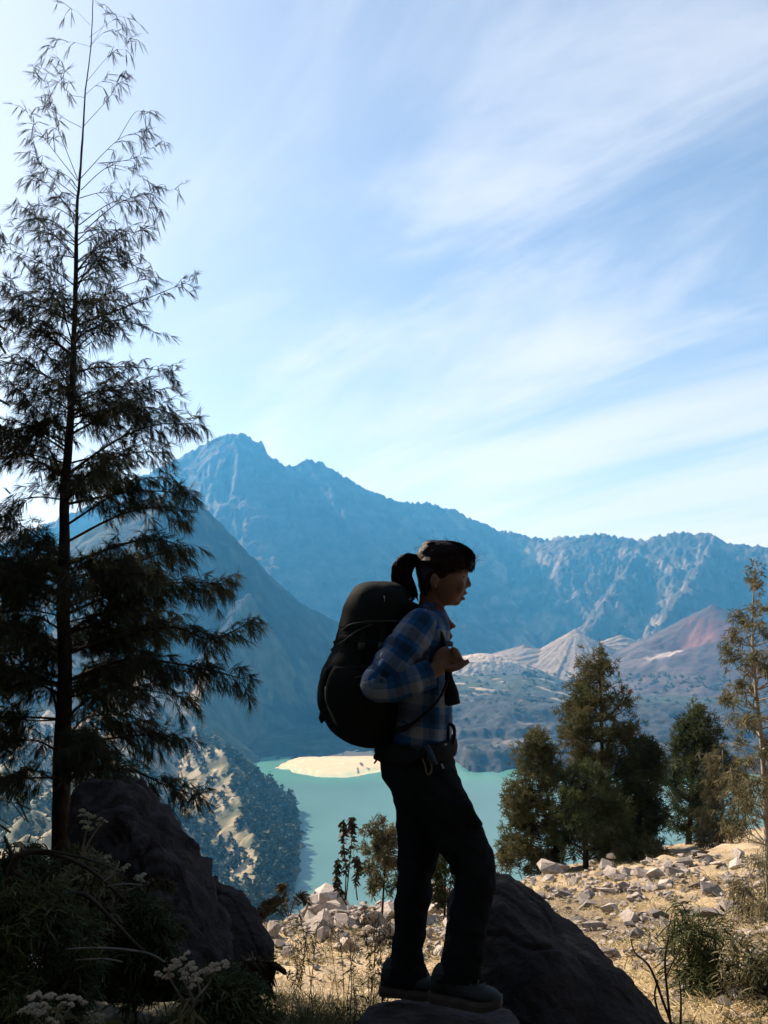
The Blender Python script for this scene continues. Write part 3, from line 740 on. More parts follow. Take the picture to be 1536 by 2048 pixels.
boulder('boulder', 'flat topped dark slab under the hiker\'s boots',
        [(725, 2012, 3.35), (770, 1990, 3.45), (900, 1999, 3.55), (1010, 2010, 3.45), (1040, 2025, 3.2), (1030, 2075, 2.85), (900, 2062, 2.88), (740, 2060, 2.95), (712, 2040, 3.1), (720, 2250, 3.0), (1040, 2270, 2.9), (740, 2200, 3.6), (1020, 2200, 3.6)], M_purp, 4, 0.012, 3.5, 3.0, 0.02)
# ------------------------------------------------------------------ the hiker
DP = 3.20
def Q(px, py, off=0.0): return P(px, py, DP + off)
M_skin = mat('skin', (0.100, 0.052, 0.036), (0.078, 0.040, 0.029), scale=8, rough=0.6, spec=0.2)
M_hair = mat('hair', (0.0045, 0.003, 0.003), (0.010, 0.0055, 0.005), scale=30, rough=0.5, bump=0.004, bscale=120, spec=0.05)
M_pants = mat('trouser_cloth', (0.006, 0.0075, 0.010), (0.010, 0.012, 0.015), scale=7, rough=0.95, bump=0.008, bscale=11, spec=0.02)
M_pack = mat('pack_nylon', (0.005, 0.0068, 0.0072), (0.008, 0.010, 0.0105), scale=8, rough=0.8, bump=0.006, bscale=18, spec=0.06)
M_lid = mat('pack_lid_nylon', (0.0055, 0.0085, 0.0085), (0.009, 0.013, 0.0125), scale=8, rough=0.8, bump=0.006, bscale=18, spec=0.06)
M_mesh = mat('pocket_mesh', (0.050, 0.062, 0.050), (0.080, 0.090, 0.072), scale=60, rough=0.85)
M_trim = mat('pack_trim', (0.030, 0.038, 0.036), rough=0.7, spec=0.1)
M_web = mat('webbing', (0.007, 0.008, 0.009), (0.011, 0.012, 0.014), scale=60, rough=0.85, spec=0.05)
M_scarf = mat('scarf_cloth', (0.050, 0.014, 0.013), (0.090, 0.026, 0.022), scale=18, rough=0.9, bump=0.004, bscale=40)
M_shoe = mat('shoe_fabric', (0.008, 0.014, 0.018), (0.017, 0.024, 0.029), scale=25, rough=0.8, bump=0.003, bscale=60)
M_sole = mat('shoe_sole', (0.026, 0.023, 0.022), (0.042, 0.037, 0.034), scale=20, rough=0.85)
M_cord = mat('cord', (0.08, 0.08, 0.055), rough=0.8)
M_metal = mat('buckle_plastic', (0.25, 0.26, 0.27), rough=0.4)
M_eye = mat('eye', (0.012, 0.010, 0.010), rough=0.25)
M_rag = mat('blue_cloth', (0.008, 0.02, 0.042), (0.014, 0.035, 0.065), scale=14, rough=0.9)

# plaid shirt cloth: woven bands laid out in the sleeve's own coordinates
def plaid(name):
    m, t, b = newmat(name); b.inputs['Roughness'].default_value = 0.9; b.inputs['Specular IOR Level'].default_value = 0.1
    uv = N(t, 'ShaderNodeUVMap', uv_map='weave'); s = N(t, 'ShaderNodeSeparateXYZ'); t.links.new(uv.outputs[0], s.inputs[0])
    def band(v, per, lo, hi):
        f = mth(t, 'FRACT', mth(t, 'DIVIDE', v, per))
        return mth(t, 'MULTIPLY', mth(t, 'GREATER_THAN', f, lo), mth(t, 'LESS_THAN', f, hi))
    u, v = s.outputs[0], s.outputs[1]
    wu = band(u, 0.105, 0.05, 0.42); wv = band(v, 0.115, 0.10, 0.45)
    du = band(u, 0.105, 0.62, 0.86); dv = band(v, 0.115, 0.60, 0.90)
    def mixc(fac, a, c):
        x = N(t, 'ShaderNodeMix', data_type='RGBA')
        if isinstance(fac, float): x.inputs['Factor'].default_value = fac
        else: t.links.new(fac, x.inputs['Factor'])
        for k, q in (('A', a), ('B', c)):
            if isinstance(q, tuple): x.inputs[k].default_value = (*q, 1)
            else: t.links.new(q, x.inputs[k])
        return x.outputs['Result']
    c = mixc(mth(t, 'MULTIPLY', mth(t, 'ADD', wu, wv), 0.5), (0.009, 0.050, 0.140), (0.120, 0.140, 0.18))
    c = mixc(mth(t, 'MULTIPLY', mth(t, 'ADD', du, dv), 0.36), c, (0.005, 0.011, 0.022))
    t.links.new(c, b.inputs['Base Color'])
    co = N(t, 'ShaderNodeTexCoord'); n = N(t, 'ShaderNodeTexNoise'); setin(n, Scale=13.0, Detail=4.0); t.links.new(co.outputs['Object'], n.inputs['Vector'])
    bp = N(t, 'ShaderNodeBump'); bp.inputs['Distance'].default_value = 0.02; t.links.new(n.outputs[0], bp.inputs['Height']); t.links.new(bp.outputs[0], b.inputs['Normal'])
    return m
M_plaid = plaid('plaid_cloth')
def weave(me, fn):
    uv = me.uv_layers.new(name='weave')
    for l in me.loops:
        uv.data[l.index].uv = fn(me.vertices[l.vertex_index].co)

# ---- body: one continuous surface
mb = MB()
slice_loft(mb, [(1089, 866, 900, 0, .030), (1094, 856, 920, 0, .050), (1104, 847, 933, 0, .066), (1120, 842, 938, 0, .074), (1136, 841, 938, 0, .0765), (1147, 842, 936.5, 0, .076), (1154, 843, 933, 0, .075), (1164, 845, 932, 0, .072),
                (1174, 848, 931, 0, .069), (1184, 852, 929, 0, .064), (1192, 856, 925, 0, .058), (1199, 859, 920, 0, .051), (1206, 863, 914, 0, .043), (1211, 872, 905, 0, .028)], DP, 40, 3, 2.1)
for a, b_, r_ in [((932, 1151), (936, 1163), 4.2), ((936, 1163), (938.5, 1171), 5.0)]:
    tube(mb, [Q(*a), Q(*b_)], [r_ * DP / FPX, (r_ + .8) * DP / FPX], 12)
ellipsoid(mb, Q(937.5, 1171.5), .0085, .010, .0085)
for s in (-1, 1): ellipsoid(mb, Q(931.5, 1173, s * .011), .011, .008, .008)
ellipsoid(mb, Q(929.5, 1186), .0125, .022, .0058); ellipsoid(mb, Q(926, 1197.5), .0105, .019, .0058)
ellipsoid(mb, Q(910, 1203), .022, .024, .016)
for s in (-1, 1):
    ellipsoid(mb, Q(916, 1172, s * .040), .028, .022, .030)                         # cheek
    ellipsoid(mb, Q(928, 1143.5, s * .030), .018, .026, .008)                       # brow
    ellipsoid(mb, Q(868, 1160, s * .078), .016, .009, .028, Matrix.Rotation(.2, 3, 'Y'))   # ear
    ellipsoid(mb, Q(869, 1173, s * .076), .010, .007, .012)
tube(mb, [Q(866, 1185), Q(863, 1210), Q(858, 1235), Q(852, 1255)], [.050, .048, .052, .062], 20, 3)
slice_loft(mb, [(1228, 830, 880, 0, .07), (1245, 815, 890, 0, .14), (1270, 800, 888, 0, .165), (1310, 800, 885, 0, .16), (1370, 800, 888, 0, .14), (1430, 795, 888, 0, .135), (1490, 785, 880, 0, .130), (1540, 792, 880, 0, .125), (1575, 812, 872, 0, .09)], DP, 28, 2)
for off, kn in ((-.09, 0), (.09, 1)):
    if not kn: tube(mb, [Q(840, 1540, off), Q(905, 1630, off), Q(945, 1705, off), Q(942, 1790, off), Q(930, 1870, off), Q(915, 1945, off), Q(920, 1985, off - .01)], [.066, .062, .050, .046, .042, .036, .034], 16, 3)
    else: tube(mb, [Q(820, 1540, off), Q(838, 1640, off), Q(838, 1720, off), Q(828, 1800, off), Q(820, 1880, off), Q(815, 1945, off), Q(815, 1975, off)], [.066, .058, .050, .046, .042, .036, .034], 16, 3)
for off in (-1, 1):
    if off < 0: pts = [(836, 1258, -.16), (800, 1310, -.205), (758, 1365, -.22), (800, 1366, -.235), (845, 1352, -.228), (872, 1339, -.215), (880, 1331, -.208)]
    else: pts = [(840, 1258, .16), (815, 1315, .22), (795, 1370, .235), (830, 1362, .225), (862, 1345, .19), (882, 1330, .165), (888, 1324, .155)]
    tube(mb, [Q(*p) for p in pts], [.05, .045, .04, .037, .031, .026, .027], 16, 3)
def hand(pts_palm, fingers, thumb):
    tube(mb, [Q(*p[:3]) for p in pts_palm], [p[3] for p in pts_palm], 16, 3, flat=((0, 1, 0), .62))
    for f_, r_ in fingers: tube(mb, [Q(*p) for p in f_], [r_ * .85, r_ * .82, r_ * .78, r_ * .72, r_ * .6], 10, 3)
    tube(mb, [Q(*p) for p in thumb], [.0125, .0115, .0105, .0100, .0085], 10, 3)
# near hand closed round the shoulder strap: knuckles forward, thumb pointing ahead below
hand([(876, 1336, -.212, .026), (881, 1326, -.206, .032), (887, 1316, -.200, .034), (893, 1309, -.196, .032), (898, 1307, -.194, .026)],
     [([(902, 1297, -.215), (911, 1299, -.212), (916, 1305, -.198), (912, 1310, -.182), (903, 1308, -.176)], .0098),
      ([(905, 1304, -.216), (914, 1307, -.212), (920, 1313, -.197), (915, 1318, -.181), (906, 1316, -.175)], .0102),
      ([(905, 1312, -.215), (916, 1314, -.211), (923, 1320, -.196), (918, 1325, -.181), (908, 1323, -.175)], .0098),
      ([(901, 1321, -.213), (911, 1325, -.209), (917, 1330, -.196), (912, 1333, -.183), (903, 1331, -.177)], .0088)],
     [(886, 1334, -.216), (903, 1338, -.218), (918, 1334, -.215), (930, 1326, -.210), (938, 1321.5, -.206)])
# far hand, mostly hidden behind the near one
hand([(886, 1328, .158, .026), (893, 1319, .150, .036), (900, 1310, .143, .038), (906, 1304, .138, .030)],
     [([(902, 1298, .122), (910, 1300, .118), (914, 1306, .108), (908, 1310, .098), (900, 1308, .094)], .0095),
      ([(905, 1304, .124), (914, 1307, .119), (918, 1313, .108), (911, 1317, .097), (902, 1315, .093)], .0098),
      ([(905, 1311, .126), (914, 1315, .121), (917, 1321, .110), (911, 1325, .099), (903, 1323, .095)], .0093),
      ([(901, 1318, .128), (909, 1323, .124), (912, 1328, .114), (906, 1331, .104), (899, 1329, .100)], .0085)],
     [(892, 1330, .150), (901, 1334, .140), (909, 1333, .128), (915, 1330, .116), (919, 1326, .106)])
body = remeshed(mb, 'person', 0.0052, 4, 0.45)
person = put('person', body, M_skin)
tag(person, 'hiker in plaid shirt and black trousers standing sideways, hands on pack straps', 'person')
for s in (-1, 1):
    e = MB(); ellipsoid(e, Q(926.5, 1154, s * .033), .0075, .013, .0048); e.build('eye', M_eye, person)
    e = MB(); tube(e, [Q(916, 1146, s * .052), Q(925, 1143, s * .045), Q(933, 1145, s * .026)], [.002, .0034, .0026], 6, 3); e.build('eyebrow', M_hair, person)

# ---- hair
mb = MB()
slice_loft(mb, [(1081.5, 858, 888, 0, .026), (1084.5, 849, 912, 0, .048), (1090, 843, 928, 0, .063), (1099, 838, 941, 0, .076), (1110, 833, 948.5, 0, .082), (1122, 831, 951, 0, .084), (1130, 831, 949, 0, .084), (1136, 832, 945, 0, .083), (1140, 832, 938, 0, .0825),
                (1145, 832, 918, 0, .082), (1150, 833, 893, 0, .0815), (1158, 835, 874, 0, .080), (1170, 837, 864, 0, .076), (1182, 840, 858, 0, .066), (1192, 845, 855, 0, .045)], DP, 44, 3, 2.15)
ellipsoid(mb, Q(862, 1088, -.01), .028, .05, .012); ellipsoid(mb, Q(936, 1128, -.02), .022, .05, .024); ellipsoid(mb, Q(939, 1131, .03), .018, .035, .020)
ellipsoid(mb, Q(880, 1143, -.068), .035, .016, .03)
hm = remeshed(mb, 'hair', 0.004, 3, 0.5)
def displace(me, fn):
    n_ = len(me.vertices); co = np.empty(n_ * 3, np.float32); me.vertices.foreach_get('co', co); no = np.empty(n_ * 3, np.float32); me.vertex_normals.foreach_get('vector', no)
    co = co.reshape(-1, 3); no = no.reshape(-1, 3); a_ = np.array([fn(Vector(q)) for q in co.tolist()], np.float32)
    me.vertices.foreach_set('co', (co + no * a_[:, None]).ravel()); me.update()
displace(hm, lambda q: 0.0035 * mnoise.noise(Vector((q.x * 26 + q.z * 18, q.y * 60, q.z * 55 - q.x * 10))))     # combed-back locks
hair = put('hair', hm, M_hair, person)
mb = MB(); rh = random.Random(4)
tail = [Q(834, 1119), Q(822, 1116), Q(811, 1121), Q(804, 1133), Q(803, 1150), Q(806, 1168), Q(812, 1184), Q(822, 1197)]
tr = [.010, .023, .033, .037, .038, .038, .036, .028]
for k in range(190):
    a = rh.uniform(0, 6.28); q = math.sqrt(rh.random()); jit = rh.uniform(.85, 1.12); nn = rh.randint(6, 8)
    fz = rh.uniform(0, 6.28)
    pts = [p + Vector((.004 * math.sin(fz + 40 * p.z), .004 * math.cos(fz * 2 + 55 * p.z), 0)) + Vector((math.cos(a) * r_ * q, math.sin(a) * r_ * q * 1.0, math.sin(a * 1.7) * r_ * q * .6)) * jit for p, r_ in zip(tail, tr)][:nn]
    tube(mb, pts, [.0045] * (nn - 1) + [.001], 4, 2)
mb.build('ponytail', M_hair, hair)
mb = MB()                  # combed strands lying over the head
for k in range(420):
    sgn = rh.choice((-1, 1)); f_ = rh.random()
    if k % 3:              # fringe: crown to forehead
        y0 = rh.uniform(-.07, .07); x1 = rh.uniform(925, 951) - abs(y0) * 130; z1 = rh.uniform(1124, 1146) + (951 - x1) * .10
        pts = [Q(872 + rh.uniform(-8, 8), 1084, y0 * .5), Q(905, 1083.5 + rh.uniform(-1, 2), y0 * .8), Q(932, 1093 + rh.uniform(-1, 3), y0 * .95), Q(min(x1 + 3, 950), 1110, y0), Q(x1, z1, y0 * .95)]
    else:                  # sides: temple back to the tie
        z1 = rh.uniform(1092, 1150); hw = .086 * math.sqrt(max(.1, 1 - ((z1 - 1128) / 52) ** 2))
        pts = [Q(rh.uniform(905, 925), z1 - 4, sgn * hw * .80), Q(888, z1 - rh.uniform(0, 4), sgn * hw), Q(862, (z1 + 1118) / 2, sgn * hw * .92), Q(842, (z1 + 1119 * 3) / 4, sgn * hw * .55), Q(834, 1119, sgn * .006)]
    tube(mb, pts, [.0010, .0022, .0022, .0020, .0007], 4, 2)
mb.build('hair_strands', M_hair, hair)
mb = MB()
for k in range(14):
    a = 2 * math.pi * k / 14
mbp = [Q(833, 1119) + Vector((0.006 * math.sin(2 * math.pi * k / 16 * 5), math.cos(2 * math.pi * k / 16) * .013, math.sin(2 * math.pi * k / 16) * .015)) for k in range(17)]
tube(mb, mbp, [.0055] * 17, 6); mb.build('hair_tie', M_web, hair)
mb = MB()
for k in range(46):        # stray strands against the light
    th = rh.uniform(-.3, 2.6); c = Q(888, 1122); rx, rz = .112, .072
    p0 = c + Vector((math.cos(th) * rx * .97, rh.uniform(-.04, .04), math.sin(th) * rz * .97)); d_ = Vector((math.cos(th + rh.uniform(.3, 1.2)), rh.uniform(-.3, .3), math.sin(th + rh.uniform(.3, 1.2)))) * rh.uniform(.02, .055)
    tube(mb, [p0, p0 + d_ * .5 + Vector((0, 0, .004)), p0 + d_ + Vector((.004, 0, -.006))], [.0006, .0005, .0003], 3, 2)
for k in range(12):
    p0 = Q(rh.uniform(795, 812), rh.uniform(1114, 1122)); d_ = Vector((rh.uniform(-.03, .01), rh.uniform(-.01, .01), rh.uniform(.0, .02)))
    tube(mb, [p0, p0 + d_ * .6 + Vector((0, 0, .006)), p0 + d_ + Vector((-.006, 0, -.012))], [.0006, .0005, .0003], 3, 2)
mb.build('stray_hair', M_hair, hair)

# ---- shirt
mb = MB()
slice_loft(mb, [(1219, 842, 884, 0, .062), (1226, 826, 889, 0, .095), (1238, 810, 895, 0, .150), (1254, 798, 899, 0, .185), (1278, 792, 897, 0, .195), (1310, 792, 896, 0, .19), (1350, 792, 900, 0, .175), (1390, 790, 904, 0, .168), (1430, 786, 905, 0, .165), (1470, 778, 901, 0, .168), (1492, 772, 900, 0, .166)], DP, 44, 5, 2.2, 0.05)
sm = mb.mesh('shirt'); sm.shade_smooth(); weave(sm, lambda c: (c.x + c.y * .8, c.z + c.x * .15))
shirt = put('shirt', sm, M_plaid, person)
def sleeve(pts, rad):
    m_ = MB(); path = [Q(*p) for p in pts]; nn = 28; sb = 8
    c, r = tube(m_, path, rad, nn, sb)
    vs = [Vector(v) for v in m_.v]
    L = 0; vv = []
    for i in range(len(c)):
        if i: L += (c[i] - c[i - 1]).length
        for j in range(nn):
            k = i * nn + j; q = vs[k]; d_ = (q - c[i]); f_ = 1 + .15 * mnoise.noise(q * 16) + .07 * math.sin(L * 95 + 3 * mnoise.noise(q * 9)) * (1 if .12 < L < .45 else .4)
            vv.append((c[i] + d_ * f_, L, j / nn * 2 * math.pi * 0.06))
    m_.v = [tuple(q[0]) for q in vv]
    me = m_.mesh('sleeve'); me.shade_smooth(); uv = me.uv_layers.new(name='weave')
    for p in me.polygons:
        for li in p.loop_indices:
            vi = me.loops[li].vertex_index; uv.data[li].uv = (vv[vi][1] + .03, vv[vi][2] if vi % nn or min(me.loops[x].vertex_index % nn for x in p.loop_indices) == 0 and max(me.loops[x].vertex_index % nn for x in p.loop_indices) < nn - 1 else .377)
    put('sleeve', me, M_plaid, shirt)
sleeve([(846, 1245, -.13), (834, 1262, -.175), (803, 1308, -.208), (772, 1350, -.222), (757, 1368, -.226), (775, 1372, -.236), (808, 1364, -.238), (840, 1354, -.232), (861, 1346, -.224)], [.050, .066, .067, .062, .058, .056, .056, .052, .047])
sleeve([(848, 1245, .13), (842, 1262, .17), (818, 1312, .215), (798, 1355, .235), (793, 1370, .238), (808, 1370, .238), (835, 1360, .222), (862, 1345, .195)], [.050, .064, .064, .058, .055, .053, .05, .044])
mb = MB()   # collar
slice_loft(mb, [(1206, 843, 872, 0, .058), (1214, 839, 882, 0, .066), (1226, 832, 890, 0, .078), (1234, 828, 894, 0, .09)], DP, 36, 3, 2.1); cm = mb.mesh('collar'); cm.shade_smooth(); weave(cm, lambda c: (c.x + c.y, c.z)); put('collar', cm, M_plaid, shirt)
mb = MB()
slice_loft(mb, [(1211, 846, 884, 0, .059), (1218, 844, 888, 0, .068), (1226, 846, 892.5, 0, .074), (1234, 852, 897, 0, .07), (1243, 862, 903, 0, .06), (1249, 870, 909, 0, .05), (1252, 874, 911.5, 0, .045), (1256, 878, 910, 0, .042), (1258.5, 880, 903, 0, .04), (1264, 880, 900.5, 0, .04), (1270, 882, 904, 0, .04), (1275, 882, 904.5, 0, .038), (1281, 880, 899.5, 0, .035), (1290, 878, 897, 0, .03)], DP, 36, 2, 2.0, 0.06)
mb.build('scarf', M_scarf, person)

# ---- trousers
mb = MB()
slice_loft(mb, [(1486, 760, 898, 0, .155), (1505, 755, 904, 0, .165), (1525, 757, 909, 0, .170), (1545, 763, 914, 0, .168), (1565, 773, 920, 0, .160), (1590, 783, 925, 0, .145), (1620, 800, 920, 0, .11), (1645, 820, 905, 0, .07)], DP, 40, 3, 2.2)
slice_loft(mb, [(1530, 760, 880, .085, .088), (1560, 771, 886, .088, .088), (1600, 785, 891, .09, .086), (1660, 793, 893, .092, .082), (1700, 794, 880, .092, .08), (1740, 794, 871, .092, .077), (1780, 792, 864, .092, .073), (1820, 790, 858, .092, .070), (1860, 787, 853, .092, .068), (1900, 783, 848, .092, .066), (1930, 775, 851, .092, .066), (1950, 770, 860, .09, .066), (1962, 770, 860, .09, .064)], DP, 32, 3, 2.1)
slice_loft(mb, [(1530, 780, 910, -.085, .09), (1560, 798, 920, -.088, .09), (1590, 815, 935, -.09, .088), (1640, 842, 961, -.092, .085), (1670, 858, 974, -.092, .083), (1700, 873, 986, -.092, .082), (1718, 889, 991.5, -.092, .08), (1738, 905, 992.5, -.092, .078), (1760, 909, 991, -.092, .076), (1800, 905, 986, -.092, .073), (1850, 900, 977, -.092, .070), (1900, 892, 969, -.092, .068), (1930, 879, 965, -.092, .068), (1950, 867, 965, -.094, .068), (1962, 867, 966, -.094, .066)], DP, 32, 3, 2.1)
tm = remeshed(mb, 'trousers', 0.007, 3, 0.5)
displace(tm, lambda q: -0.004 + 0.010 * mnoise.noise(Vector((q.x * 8, q.y * 8, q.z * 20 + q.x * 16))) + 0.008 * (0.5 - abs(mnoise.noise(Vector((q.x * 9 + q.z * 5, q.y * 9, q.z * 13))))) + 0.003 * mnoise.noise(q * 38))
trousers = put('trousers', tm, M_pants, person)
mb = MB(); tube(mb, [Q(925, 1600, -.175), Q(945, 1632, -.17), Q(956, 1648, -.12), Q(963, 1648, -.09)], [.004, .004, .006, .005], 8, 2, ); 
slice_loft(mb, [(1600, 890, 938, -.165, .012), (1625, 900, 951, -.160, .02), (1644, 910, 964, -.145, .03), (1650, 912, 964.5, -.14, .03), (1653, 914, 960, -.14, .026)], DP, 20, 2, 2.6); mb.build('cargo_pocket', M_pants, trousers)
mb = MB(); tube(mb, [Q(898, 1712, -.17), Q(907, 1738, -.12), Q(905, 1745, -.05)], [.008, .012, .006], 8, 2); mb.build('knee_fold', M_pants, trousers)

# ---- shoes
def shoe(heel, toe, off_h, off_t):
    H = Q(heel[0], heel[1], off_h); T = Q(toe[0], toe[1], off_t); ax = T - H; L = ax.length; ax.normalize()
    up = Vector((0, 0, 1)); sd_ = ax.cross(up).normalized(); up = sd_.cross(ax)
    prof = [(-.01, .018, .055), (.03, .031, .085), (.12, .035, .105), (.28, .035, .098), (.45, .037, .070), (.62, .043, .056), (.80, .044, .048), (.92, .036, .040), (1.0, .018, .026)]
    m1 = MB(); rings = []
    for t_, hw, hh_ in catmull([list(p) for p in prof], 3):
        c = H + ax * (t_ * L); rings.append([c + sd_ * (math.cos(a) * hw * (1 if math.sin(a) < 0 else .92)) + up * (.018 + (math.sin(a) * .5 + .5) ** .8 * hh_) for a in [2 * math.pi * j / 22 for j in range(22)]])
    ring_loft(m1, rings); s = m1.build('shoe', M_shoe, person)
    m2 = MB(); rings = []
    for t_, hw, hh_ in catmull([list(p) for p in prof], 3):
        c = H + ax * (t_ * L * 1.03 - .006); tp = max(0, t_ - .75) * .06
        rings.append([c + sd_ * (hw * 1.10 * x) + up * (z + tp) for x, z in ((-1, 0), (1, 0), (1.02, .018), (.9, .030), (-.9, .030), (-1.02, .018))])
    ring_loft(m2, rings); m2.build('sole', M_sole, s, smooth=False)
    m3 = MB()
    for k in range(5):
        c = H + ax * (L * (.42 + k * .085)); z = .018 + [.076, .070, .063, .058, .053][k] + .004
        tube(m3, [c - sd_ * .026 + up * (z - .018), c + up * (z + .003), c + sd_ * .026 + up * (z - .018)], [.0028] * 3, 5, 3)
    m3.build('shoelace', M_trim, s)
    m4 = MB(); c = H + ax * (L * .16); tube(m4, [c + up * .085 + Vector((.027 * math.cos(a), .027 * math.sin(a), .010)) for a in [2 * math.pi * j / 14 for j in range(15)]], [.008] * 15, 8); m4.build('shoe_collar', M_shoe, s)
shoe((864, 1999), (1003, 2021), -.085, -.165)
shoe((764, 1986), (884, 1995), .09, .05)

# ------------------------------------------------------------------ the backpack
mb = MB()
slice_loft(mb, [(1178, 735, 795, 0, .08), (1190, 712, 812, 0, .115), (1208, 698, 816, 0, .135), (1228, 688, 815, 0, .145), (1250, 681, 813, 0, .150), (1272, 674, 811, 0, .154), (1295, 667, 810, 0, .157), (1320, 656, 808, 0, .162), (1345, 646, 806, 0, .167), (1368, 638.5, 804, 0, .168), (1390, 636.5, 803, 0, .168), (1410, 640, 802, 0, .164), (1430, 648, 800, 0, .158), (1450, 659, 799, 0, .15), (1465, 671, 797, 0, .14), (1478, 687, 793, 0, .125), (1487, 704, 786, 0, .10), (1493, 725, 772, 0, .06)], DP, 48, 4, 2.5, 0.09)
pack = MB(); pk = mb.build('backpack', M_pack)
tag(pk, 'large black hiking backpack with rounded lid worn by the hiker', 'backpack')
mb = MB()
slice_loft(mb, [(1164.5, 742, 775, 0, .05), (1167, 728, 790, 0, .085), (1174, 712, 806, 0, .115), (1186, 702, 816, 0, .138), (1200, 694, 819, 0, .150), (1216, 686.5, 820, 0, .156), (1230, 682.5, 819, 0, .157), (1244, 679.5, 818, 0, .158), (1254, 678, 816, 0, .157), (1259, 679.5, 814, 0, .153)], DP, 48, 4, 2.5, 0.05)
lid = mb.build('lid', M_lid, pk)
mb = MB(); tube(mb, [Q(684, 1262, -.10), Q(700, 1250, -.146), Q(730, 1244, -.158), Q(765, 1242, -.158), Q(800, 1243, -.150)], [.0035] * 5, 6, 4); mb.build('piping', M_trim, lid)
mb = MB(); tube(mb, [Q(672, 1292, -.10), Q(690, 1280, -.150), Q(715, 1262, -.158), Q(745, 1248, -.158)], [.003] * 4, 6, 4); mb.build('piping', M_trim, pk)
mb = MB(); slice_loft(mb, [(1335, 668, 735, -.150, .02), (1360, 655, 745, -.155, .032), (1395, 652, 750, -.155, .038), (1425, 660, 752, -.148, .036), (1448, 674, 748, -.138, .028), (1460, 686, 742, -.128, .016)], DP, 28, 4, 2.4, .04); mb.build('side_pocket', M_pack, pk)
mb = MB(); slice_loft(mb, [(1372, 650, 664, -.10, .060), (1392, 650, 668, -.105, .066), (1415, 656, 674, -.105, .066), (1436, 664, 680, -.10, .06), (1447, 670, 684, -.09, .05)], DP, 20, 3, 2.6); mb.build('mesh_pocket', M_mesh, pk)
mb = MB(); slice_loft(mb, [(1335, 650, 670, -.02, .10), (1360, 639, 668, 0, .115), (1390, 635, 668, 0, .12), (1415, 638, 670, 0, .115), (1435, 648, 675, 0, .10)], DP, 28, 3, 2.3, .03); mb.build('front_pocket', M_lid, pk)
for pts in ([(678, 1275, -.11), (700, 1278, -.153), (745, 1286, -.160), (800, 1300, -.155)], [(656, 1335, -.12), (690, 1340, -.165), (740, 1335, -.172), (800, 1325, -.165)], [(648, 1418, -.11), (680, 1416, -.170), (730, 1405, -.185), (795, 1395, -.17)]):
    mb = MB(); tube(mb, [Q(*p) for p in pts], [.011] * 4, 8, 5, flat=((0, 1, 0), .25)); mb.build('compression_strap', M_web, pk)
mb = MB(); tube(mb, [Q(649, 1405, -.06), Q(646, 1420, -.065), Q(644, 1436, -.065), Q(648, 1443, -.065)], [.007, .009, .012, .011], 8, 2, flat=((0, 1, 0), .4)); mb.build('strap_tail', M_web, pk)
for x0, off in ((720, -.160), (760, -.163)):      # webbing running down the side, with its buckles
    mb = MB(); tube(mb, [Q(x0 + 8, 1255, off + .004), Q(x0 + 2, 1300, off - .004), Q(x0 - 6, 1345, off - .006)], [.009] * 3, 8, 5, flat=((0, 1, 0), .25)); st = mb.build('webbing_strap', M_web, pk)
    mb = MB(); box(mb, Q(x0 + 3, 1292, off - .008), .013, .006, .012); mb.build('buckle', M_trim, st)
mb = MB(); tube(mb, [Q(700, 1360, -.178), Q(726, 1352, -.190), Q(750, 1356, -.188)], [.003] * 3, 6, 4); mb.build('pocket_hem', M_trim, pk)
mb = MB(); tube(mb, [Q(664, 1300, .02), Q(671, 1292, -.02), Q(668, 1282, -.03)], [.006] * 3, 6, 3); mb.build('side_loop', M_web, pk)
mb = MB(); tube(mb, [Q(812, 1196, -.02), Q(820, 1185, -.02), Q(826, 1196, .02), Q(818, 1206, .02)], [.006] * 4, 6, 4); mb.build('haul_loop', M_web, pk)
mb = MB(); tube(mb, [Q(768, 1192, -.146), Q(769, 1200, -.15), Q(767, 1207, -.152)], [.0028] * 3, 6, 2); mb.build('zip_pull', M_metal, lid)
for s in (-1, 1):
    mb = MB()
    tube(mb, [Q(806, 1222, s * .09), Q(826, 1216, s * .115), Q(850, 1225, s * .13), Q(870, 1248, s * .135), Q(884, 1278, s * .15), Q(893, 1305, s * .16), Q(897, 1335, s * .165), Q(892, 1370, s * .17), Q(868, 1410, s * .178), Q(820, 1450, s * .172), Q(790, 1462, s * .15)],
         [.022, .026, .030, .031, .030, .026, .018, .012, .011, .011, .011], 12, 5, flat=((1, 0, .2), .38)); st = mb.build('shoulder_strap', M_pack, pk)
    mb = MB(); box(mb, Q(897, 1350, s * .168), .012, .010, .018); mb.build('buckle', M_web, st)
mb = MB(); tube(mb, [Q(884, 1285, -.15), Q(902, 1288, -.06), Q(903, 1288, .06), Q(886, 1285, .15)], [.010] * 4, 8, 4, flat=((1, 0, 0), .3)); mb.build('chest_strap', M_web, pk)
mb = MB()
ring = []
for k in range(25):
    a = 2 * math.pi * k / 24; c0, c1_ = Q(757, 1500), Q(907, 1490); cx_ = (c0.x + c1_.x) / 2; hx_ = (c1_.x - c0.x) / 2 + .002
    ring.append(Vector((cx_ + math.cos(a) * hx_, DP + math.sin(a) * .182, (c0.z * (1 - math.cos(a)) + c1_.z * (1 + math.cos(a))) / 2)))
tube(mb, ring, [.034] * 25, 10, 1, flat=((1, 0, 0), .4)); mb.build('hip_belt', M_web, pk)
mb = MB(); tube(mb, [Q(898, 1448, -.1), Q(906, 1452, -.1), Q(909, 1464, -.1), Q(908, 1478, -.1), Q(904, 1492, -.1), Q(899, 1500, -.1)], [.006, .0065, .006, .0055, .005, .007], 8, 4, flat=((0, 1, 0), .6)); mb.build('strap_loop', M_web, pk)
